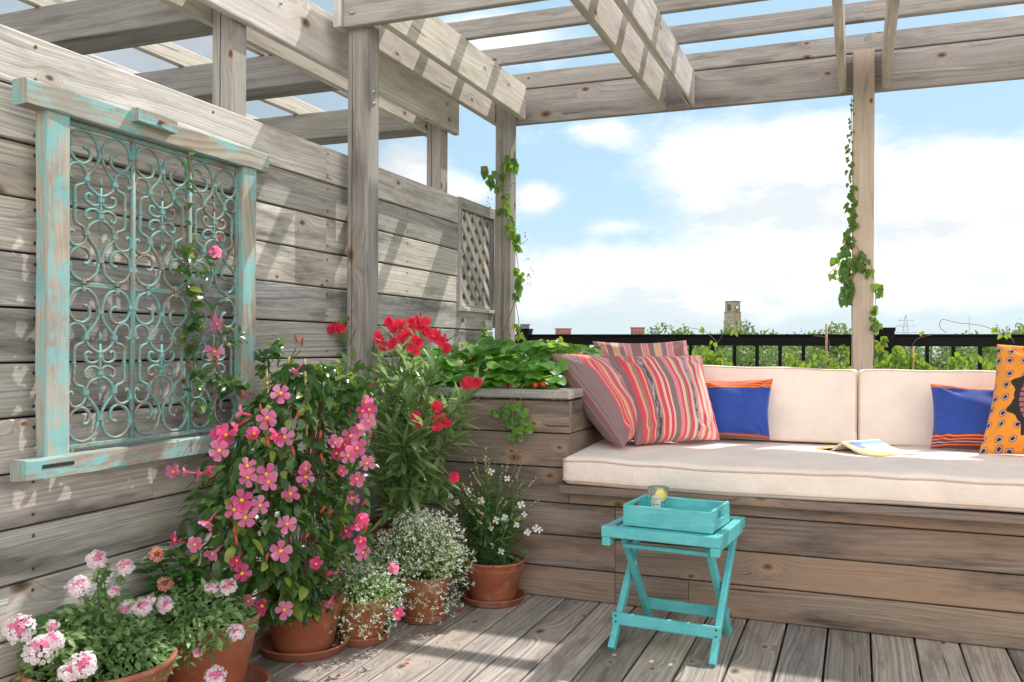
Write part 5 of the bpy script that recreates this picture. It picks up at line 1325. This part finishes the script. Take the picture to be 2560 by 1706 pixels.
for pts_, lab_, n_, s_ in groups:
    x0_, y0_ = pts_[0]; r_ = thing('climbing_plant', lab_, 'plant', tuple(ony(x0_, 870, 5.12)), 'climbers growing along the railing')
    s_ *= .8; st = []
    for (x_, y_) in pts_[::2]: a_ = ony(x_, y_, 5.14); st.append([Vector((a_.x+random.uniform(-.05, .05), 5.15, .78)), Vector((a_.x+random.uniform(-.03, .03), 5.15, (a_.z+.78)/2)), a_])
    cl = [(ony(x_, y_, 5.12+random.uniform(-.04, .04)), n_, s_) for x_, y_ in pts_]+[(ony(x_+random.uniform(-12, 12), 862+random.uniform(-12, 0), 5.12), max(2, n_-3), s_*.8) for x_, y_ in pts_[::3]]
    if 'yellow leaves' in lab_: st += [[ony(1900, 845, 5.12), ony(1905, 790, 5.12), ony(1895, 775, 5.12), ony(1870, 772, 5.1)]]
    if 'beside the striped' in lab_: st += [[ony(1650, 820, 5.1), ony(1648, 790, 5.1), ony(1630, 770, 5.1), ony(1610, 758, 5.1), ony(1570, 752, 5.1)], [ony(1648, 790, 5.1), ony(1665, 765, 5.1), ony(1685, 755, 5.1)]]; cl += [(ony(1685, 756, 5.1), 3, .035), (ony(1612, 757, 5.1), 3, .03), (ony(1640, 785, 5.1), 2, .03)]
    if 'orange pillow' in lab_: st += [[ony(2330, 790, 5.1), ony(2320, 775, 5.1), ony(2260, 750, 5.1), ony(2200, 742, 5.1), ony(2165, 735, 5.1), ony(2160, 752, 5.1), ony(2175, 765, 5.1)], [ony(2140, 770, 5.1), ony(2110, 778, 5.1), ony(2095, 800, 5.1), ony(2095, 850, 5.1)]]; cl += [(ony(2310, 768, 5.1), 3, .035), (ony(2285, 757, 5.1), 2, .03), (ony(2118, 760, 5.1), 2, .025)]
    vine(r_, st, cl, L['vine'], stemr=.0016)
yl = thing('climbing_plant', 'sparse yellow-leaved creeper above the strawberries in front of the railing', 'plant', tuple(ony(1262, 860, 4.8)), 'climbers growing along the railing')
vine(yl, [[ony(1262, 860, 4.8), ony(1268, 825, 4.8), ony(1275, 795, 4.8), ony(1290, 780, 4.8)], [ony(1268, 825, 4.8), ony(1245, 800, 4.8)]], [(ony(x_, y_, 4.8), 4, .042) for x_, y_ in ((1245, 790), (1247, 803), (1275, 785), (1282, 790), (1262, 788), (1236, 822), (1240, 810), (1290, 782))], L['yel'], stemr=.0016)
for x_, t_y in ((1899, 745), (2098, 800)):
    a_ = ony(x_, t_y, 5.12); mb = MB(); mb.tube([Vector((a_.x, 5.12, .79)), a_], .006, 8)
    tag(mb.build('bamboo_cane', cane), 'bamboo cane %s the pale post, tied to creepers' % ('left of' if x_ < 2000 else 'right of'), 'cane')

# ---- shade blocker added out of view to shade the seat front and lower wall
sh = thing('shade_blocker', 'unseen shade blocker strung high above the rear edge of the pergola', 'shade blocker', (1.0, 5.5, 3.5))
ZS = 3.55
def blocker(nm, poly):
    mb = MB(); n = len(poly); mb.add([(x_, y_, ZS) for x_, y_ in poly]+[(x_, y_, ZS+.004) for x_, y_ in poly], [list(range(n))[::-1], list(range(n, 2*n))]+[[i, (i+1) % n, n+(i+1) % n, n+i] for i in range(n)]); part(nm, mb, M['beige'], sh)
SX, SY = .335*ZS, .667*ZS
def fl(x_, y_, z_): return (x_-.335*z_+SX, y_-.667*z_+SY)
fb_ = [onz(x_, y_, .612) for x_, y_ in ((1340, 1000), (1500, 1018), (1560, 1027), (1640, 1032), (1700, 1034), (1800, 1035), (1900, 1043), (2060, 1064), (2200, 1070), (2353, 1077))]
blocker('rear_blocker', [fl(p.x, p.y, .612) for p in fb_]+[fl(2.2, 3.62, .612), fl(2.2, 3.38, .612), fl(-1.25, 3.38, .612)])
blocker('side_blocker', [fl(WX, 2.45, 1.30), fl(WX, 4.16, 1.30), fl(WX, 4.20, .5), fl(WX, 2.35, .5)])
# ================================================================== DISTANT CITY
def dirx(x, D): X_, Y_, _ = ray(x*DS, 868); k = D/math.hypot(X_, Y_); return Vector((X_*k, Y_*k, 0))
bark = simple('tree bark', (.10, .07, .05), .9, .3, 3)
TL = [leafmat('tree foliage %d' % i, a, b, .6, .25, c) for i, (a, b, c) in enumerate([((.075, .13, .035), (.19, .27, .07), (.36, .5, .1)), ((.085, .14, .05), (.20, .27, .10), (.34, .46, .15))])]
def crown_mesh(seed, R_, Hc, n=13000):
    rs = np.random.default_rng(seed); mb = MB(); P, D, Nn, S = [], [], [], []
    cl = []
    for k in range(34):
        v = rs.normal(size=3); v /= np.linalg.norm(v); rr = rs.uniform(.45, 1.0)
        cl.append((np.array([v[0]*R_*rr, v[1]*R_*rr, v[2]*Hc*rr+Hc*.1]), rs.uniform(.22, .40)*R_))
    for k in range(n):
        c_, r_ = cl[rs.integers(len(cl))]; v = rs.normal(size=3); v /= np.linalg.norm(v); q = c_+v*r_*rs.uniform(.55, 1.1)*np.array([1, 1, .75])
        P.append(q); D.append(unit(v+rs.normal(size=3)*.8)); Nn.append(unit(v+np.array([0, 0, .8])+rs.normal(size=3)*.5)); S.append(rs.uniform(.28, .5))
    S = np.array(S)*.72*R_/4.5
    mb.leaves(P, D, Nn, S, S*.6, 'tri', .2, .2); return mb
protos = []
TREES = [  # disp x, top y, distance, radius, kind
 (1610, 745, 62, 4.2, 0), (1665, 757, 66, 4.0, 1), (1728, 748, 60, 4.0, 0), (1790, 762, 72, 4.2, 1), (1850, 763, 75, 4.3, 0), (1905, 753, 64, 3.6, 1), (1955, 760, 70, 4.0, 0), (2040, 772, 80, 4.0, 1),
 (1560, 790, 58, 3.8, 1), (1500, 800, 62, 3.6, 0), (1450, 795, 70, 4.0, 1), (1400, 805, 66, 3.6, 0), (1340, 803, 60, 3.0, 1), (1250, 800, 64, 3.6, 0),
 (2100, 800, 60, 4.0, 0), (2160, 805, 66, 4.2, 1), (2215, 795, 64, 3.8, 0), (2270, 790, 56, 3.4, 1), (2325, 750, 52, 3.6, 0), (2235, 768, 90, 4.0, 1), (2370, 760, 60, 4.2, 1), (2420, 770, 60, 4.4, 0),
 (1580, 812, 46, 3.6, 0), (1700, 800, 44, 3.4, 1), (1760, 806, 47, 3.6, 0), (1830, 803, 44, 3.4, 1), (1890, 808, 47, 3.4, 0), (2150, 818, 46, 3.4, 0), (2060, 812, 45, 3.4, 1), (2300, 812, 45, 3.6, 1), (1640, 806, 45, 3.4, 1)]
for i in range(3):
    root = thing('deciduous_tree', 'x', 'tree', (0, 0, -12), 'trees beyond the railing')
    mb = crown_mesh(50+i, 4.5, 4.2); c_ = mb.build('crown', TL[i % 2]); c_.parent = root; c_.location = (0, 0, 9.5)
    mb = MB(); mb.tube([(0, 0, 0), (.1, .05, 4), (0, .1, 8), (.1, 0, 11)], [.38, .28, .2, .08], 8)
    for k in range(6): a = k*1.05; mb.tube([(0, .05, 5.5+k*.5), (1.2*math.cos(a), 1.2*math.sin(a), 7.5+k*.5), (2.8*math.cos(a), 2.8*math.sin(a), 9.2+k*.4)], [.16, .1, .04], 6)
    t_ = mb.build('trunk', bark); t_.parent = root
    protos.append(root)
tl_words = ['bright green rounded', 'mid green loose']
used = [False]*3
for i, (x_, ty_, D_, r_, kd) in enumerate(TREES):
    pr = protos[i % 3]
    if not used[i % 3]: o = pr; used[i % 3] = True; kids = list(pr.children)
    else:
        o = pr.copy(); COL.objects.link(o); kids = []
        for ch in list(pr.children): c_ = ch.copy(); COL.objects.link(c_); c_.parent = o; kids.append(c_)
    ty_ += 7; p = dirx(x_, D_); ztop = CH+(868-(ty_*DS-(x_*DS-1280)*.005))/FPX*D_*.985
    s_ = r_/4.5; o.location = (p.x, p.y, -12); o.scale = (s_, s_, (ztop+12)/(9.5+4.6)); o.rotation_euler = (0, 0, i*1.3)
    where = ('below the clock tower' if 1650 < x_ < 1740 else 'left of the clock tower' if x_ < 1650 and x_ > 1540 else 'right of the clock tower' if x_ < 1960 and x_ > 1650 else 'seen between the railing and the striped pillows' if x_ <= 1560 else 'right of the pale post')
    o['label'] = '%s tree %s, beyond the railing' % (('taller' if ty_ < 775 else 'lower')+' green', where); o['category'] = 'tree'; o['group'] = 'trees beyond the railing'
# clock tower
stone = simple('sandstone', (.34, .27, .20), .85, .25, .5); stone2 = simple('dark stone', (.10, .08, .07), .8); cop = simple('green copper panel', (.12, .28, .22), .6)
D_ = 420; cp_ = dirx(1683, D_); ct = thing('clock_tower', 'tall square sandstone clock tower rising above the distant trees', 'tower', (cp_.x, cp_.y, -12), None)
rot = YAW*-1+R(0); ang = math.atan2(-cp_.x, cp_.y); 
def tw(name, lo, hi, m, par=ct):
    mb = MB(); mb.box(lo, hi, ch=.05); o = mb.build(name, m); o.parent = par; return o
W1 = 2.55; ztop = CH+(868-756+2)/FPX*D_+12
tw('lower_shaft', (-W1*1.12, -W1*1.12, 0), (W1*1.12, W1*1.12, ztop-8.9), stone); tw('middle_shaft', (-W1*1.05, -W1*1.05, ztop-8.9), (W1*1.05, W1*1.05, ztop-5.1), stone)
tw('upper_shaft', (-W1*.95, -W1*.95, ztop-5.1), (W1*.95, W1*.95, ztop-.4), stone); tw('cornice', (-W1*1.0, -W1*1.0, ztop-.4), (W1*1.0, W1*1.0, ztop), stone2)
tw('string_course', (-W1*1.10, -W1*1.10, ztop-5.2), (W1*1.10, W1*1.10, ztop-5.0), stone2)
tw('louvre', (-1.1, -W1*.95-.08, ztop-4.5), (.9, -W1*.95-.005, ztop-1.6), stone2); tw('copper_panel', (-.9, -W1*1.12-.08, ztop-12), (.6, -W1*1.12-.005, ztop-8.9), cop); tw('copper_panel', (-.9, -W1*1.05-.08, ztop-8.3), (.6, -W1*1.05-.005, ztop-6.8), cop)
mb = MB(); mb.tube([(W1*.95+.005, 0, ztop-3.2), (W1*.95+.12, 0, ztop-3.2)], 1.35, 24); o = mb.build('clock_rim', stone2); o.parent = ct
mb = MB(); mb.tube([(W1*.95+.125, 0, ztop-3.2), (W1*.95+.16, 0, ztop-3.2)], .98, 24); o = mb.build('clock_face', simple('pale clock dial', (.62, .64, .60), .5)); o.parent = ct
mb = MB(); mb.board((W1*.95+.18, 0, ztop-3.3), (W1*.95+.18, .05, ztop-2.45), Y, .1, .03, .005); mb.board((W1*.95+.19, -.05, ztop-3.2), (W1*.95+.19, .5, ztop-3.6), Z, .12, .03, .005); o = mb.build('clock_hands', stone2); o.parent = ct
ct.rotation_euler = (0, 0, ang-R(38))
# buildings on the skyline
def building(x0_, x1_, ytop, D_, col, label, name='apartment_building', floors=5, wn=6, win=True):
    a_, b_ = dirx(x0_, D_), dirx(x1_, D_); w_ = (b_-a_).length; c_ = (a_+b_)/2; zt_ = CH+(868-(ytop*DS-(x0_*DS-1280)*.005))/FPX*D_+12
    root = thing(name, label, 'building', (c_.x, c_.y, -12)); mb = MB(); mb.box((-w_/2, 0, 0), (w_/2, w_*.6, zt_), ch=.05); o = mb.build('wall', simple('facade '+label[:12], col, .85, .12, .4)); o.parent = root
    mb = MB(); mb.box((-w_/2-.3, -.3, zt_+.01), (w_/2+.3, w_*.6+.3, zt_+.5), ch=.05); o = mb.build('roof', simple('roof slab', (.2, .18, .17))); o.parent = root
    if win:
        for f in range(floors):
            for k in range(wn):
                xx = -w_/2+w_*(k+.5)/wn; z_ = zt_-2.2-f*3.0
                if z_ < 1: continue
                mb = MB(); mb.box((xx-w_/wn*.25, -.12, z_-.8), (xx+w_/wn*.25, -.02, z_+.8), ch=.02); o = mb.build('window', simple('window glass', (.08, .10, .13), .2)) if (f, k) == (0, 0) else mb.build('window', bpy.data.materials['window glass']); o.parent = root
    root.rotation_euler = (0, 0, math.atan2(-c_.x, c_.y)); return root
building(1276, 1312, 757, 420, (.40, .13, .09), 'red brick block just above the railing, left of the striped pillows', floors=1, wn=4)
building(1449, 1481, 755, 420, (.40, .13, .09), 'red brick block above the railing over the striped pillows', floors=1, wn=4)
building(1494, 1517, 757, 520, (.35, .48, .56), 'pale blue glass building on the horizon left of the trees', floors=1, wn=3)
building(1283, 1318, 786, 200, (.50, .34, .24), 'tan brick apartment block seen through the railing, with small windows', floors=5, wn=4)
building(1316, 1350, 782, 230, (.32, .13, .10), 'dark red brick apartment block seen through the railing', floors=5, wn=3)
building(1196, 1216, 748, 300, (.12, .15, .17), 'dark grey building beside the corner post', floors=1, wn=3)
# pylon and mast
met = simple('galvanised lattice steel', (.42, .46, .50), .6)
def pylon(x_, ytop, D_, label):
    c_ = dirx(x_, D_); zt_ = CH+(868-ytop*DS+4)/FPX*D_+12; mb = MB()
    def leg(f): return lambda z_: (f*(1-(z_/zt_))*4.0+.25*f)
    for sx in (-1, 1):
        for sy in (-1, 1): mb.tube([(sx*3.6, sy*3.6, 0), (sx*1.6, sy*1.6, zt_*.6), (sx*.2, sy*.2, zt_)], .14, 4)
    for k in range(9):
        za, zb2 = zt_*k/9, zt_*(k+1)/9; w1 = 3.6*(1-k/9)+.2; w2 = 3.6*(1-(k+1)/9)+.2
        for s_ in (-1, 1): mb.tube([(-w1*s_, -w1, za), (w2*s_, -w2, zb2)], .09, 3)
    for f, w_ in ((.72, 4.6), (.82, 4.0), (.91, 3.0)): mb.tube([(-w_, 0, zt_*f), (w_, 0, zt_*f)], .12, 4); mb.tube([(-w_, 0, zt_*f), (0, 0, zt_*(f+.05)), (w_, 0, zt_*f)], .08, 3)
    o = mb.build('power_pylon', met); o.location = (c_.x, c_.y, -12); o.rotation_euler = (0, 0, math.atan2(-c_.x, c_.y)); return tag(o, label, 'pylon')
pylon(2081, 729, 420, 'lattice electricity pylon on the horizon right of the pale post')
c_ = dirx(2227, 300); zt_ = CH+(868-731*DS+5)/FPX*300+12; mb = MB(); mb.tube([(c_.x, c_.y, -12), (c_.x, c_.y, zt_-12)], [.2, .12], 6); tag(mb.build('mast', met), 'thin grey mast on the horizon, right of the pylon', 'mast')

# ================================================================== SKY, SUN
S = Vector((.335, .667, 1.0)).normalized()
EL = math.asin(S.z); AZ = math.atan2(S.x, S.y)
w = bpy.data.worlds.new('World'); sc.world = w; w.use_nodes = True; w.node_tree.nodes.clear(); h = NT(w.node_tree)
sky = h.n('ShaderNodeTexSky', sky_type='NISHITA'); sky.sun_disc = False; sky.sun_elevation = EL; sky.sun_rotation = AZ; sky.air_density = 1.0; sky.dust_density = .6; sky.ozone_density = 1.2
tc = h.n('ShaderNodeTexCoord').outputs['Generated']; s = h.n('ShaderNodeSeparateXYZ', i={0: tc})
az = h.math('ARCTAN2', s.outputs[0], s.outputs[1]); el = h.math('ARCSINE', s.outputs[2])
base = h.mix(.70, sky.outputs[0], (3.7, 5.5, 6.5))
# clouds: soft blobs in azimuth / elevation broken up by noise
pz = h.math('ADD', s.outputs[2], .12)
cvv = h.vec(h.math('DIVIDE', s.outputs[0], pz), h.math('DIVIDE', s.outputs[1], pz), 0)
nb = h.noise(h.vec(h.math('MULTIPLY', az, 3.0), h.math('MULTIPLY', el, 6.0), 0), 1.7, 7, .60)
nf = h.noise(h.vec(h.math('MULTIPLY', az, 3.0), h.math('MULTIPLY', el, 5.0), 4.0), 6.5, 6, .62)
acc = None
def azel(x_, y_):
    X_, Y_, Z_ = ray(x_*DS, y_*DS); return math.atan2(X_, Y_), math.atan2(Z_, math.hypot(X_, Y_))
for (x_, y_, wx, wy, amp) in ((1750, 400, 260, 95, 1.3), (2150, 470, 330, 120, 1.3), (1950, 560, 420, 100, 1.1), (1650, 330, 120, 45, .8), (1890, 300, 90, 40, .9), (2280, 400, 120, 60, .9), (1230, 455, 60, 38, 1.3), (1370, 305, 70, 32, .9), (1210, 320, 60, 30, .7), (940, 390, 90, 70, 1.1), (1400, 620, 260, 45, .9), (1420, 520, 90, 18, .8), (1080, 440, 60, 30, .7), (1200, 110, 120, 40, .7), (1650, 100, 150, 30, .5), (1100, 60, 150, 40, .8), (330, 110, 220, 90, 1.0), (1050, 600, 200, 80, .7), (2330, 30, 60, 40, .8), (1300, 700, 600, 40, .55), (2100, 690, 500, 45, .6)):
    a0, e0 = azel(x_, y_); sx = wx*DS/FPX; sy = wy*DS/FPX
    da = h.math('DIVIDE', h.math('SUBTRACT', az, a0), sx); de = h.math('DIVIDE', h.math('SUBTRACT', el, e0), sy)
    g = h.math('MULTIPLY', h.math('POWER', 2.718, h.math('MULTIPLY', h.math('ADD', h.math('MULTIPLY', da, da), h.math('MULTIPLY', de, de)), -1.0)), amp)
    acc = g if acc is None else h.math('ADD', acc, g)
# fill glow added to the sky low behind the camera, outside the view
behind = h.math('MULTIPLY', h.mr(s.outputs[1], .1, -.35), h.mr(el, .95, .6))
dens = h.math('ADD', h.math('ADD', h.math('MINIMUM', acc, 1.25), h.math('MULTIPLY', h.math('SUBTRACT', nb, .5), 2.1)), h.math('MULTIPLY', h.math('SUBTRACT', nf, .5), 1.1))
cm = h.mr(dens, .28, 1.05)
haze = h.mr(el, .16, -.02, 0, .75)
base = h.mix(haze, base, (5.1, 5.9, 6.3))
shade = h.mix(h.mr(h.math('ADD', h.noise(h.vec(h.math('MULTIPLY', az, 3.0), h.math('MULTIPLY', el, 8.0), 2.0), 2.3, 5, .6), h.math('MULTIPLY', dens, .10)), .48, .70), (5.9, 6.2, 6.5), (8.6, 8.6, 8.6))
skyc = h.mix(h.math('MULTIPLY', cm, .93), base, shade)
a0, e0 = azel(330, 90)
dg = h.math('MULTIPLY', h.mr(h.math('ABSOLUTE', h.math('SUBTRACT', az, a0)), .34, .10), h.mr(h.math('ABSOLUTE', h.math('SUBTRACT', el, e0)), .3, .08))
skyc = h.mix(h.math('MULTIPLY', dg, .75), skyc, (3.0, 3.4, 3.7))
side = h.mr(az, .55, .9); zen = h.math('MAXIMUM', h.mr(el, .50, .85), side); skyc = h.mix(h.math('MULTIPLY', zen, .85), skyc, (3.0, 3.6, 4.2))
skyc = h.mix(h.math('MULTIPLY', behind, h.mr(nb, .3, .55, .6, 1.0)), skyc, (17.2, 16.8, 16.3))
below = h.mr(s.outputs[2], 0.0, -.05); skyc = h.mix(below, skyc, (2.2, 2.2, 2.0))
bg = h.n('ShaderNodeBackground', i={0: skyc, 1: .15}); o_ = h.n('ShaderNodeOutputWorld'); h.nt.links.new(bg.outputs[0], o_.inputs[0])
ld = bpy.data.lights.new('sun', 'SUN'); ld.energy = 5.0; ld.angle = R(.53); ld.color = (1, .97, .925)
lo_ = bpy.data.objects.new('sun', ld); COL.objects.link(lo_); lo_.rotation_euler = S.to_track_quat('Z', 'Y').to_euler(); lo_.location = (3, 6, 12)
# ================================================================== CAMERA
cd = bpy.data.cameras.new('camera'); cd.sensor_width = 36; cd.lens = FPX/2560*36; cd.shift_y = 15/2560; cd.clip_end = 4000; cd.clip_start = .05
co = bpy.data.objects.new('camera', cd); COL.objects.link(co); co.location = (0, 0, CH)
co.matrix_world = Matrix.Translation((0, 0, CH))@Matrix.Rotation(YAW, 4, 'Z')@Matrix.Rotation(R(90), 4, 'X')@Matrix.Rotation(ROLL, 4, 'Z')
sc.camera = co
sc.view_settings.view_transform = 'Standard'; sc.view_settings.look = 'None'; sc.view_settings.exposure = 0; sc.view_settings.gamma = 1
sc.cycles.max_bounces = 10; sc.cycles.transparent_max_bounces = 16; sc.cycles.diffuse_bounces = 5
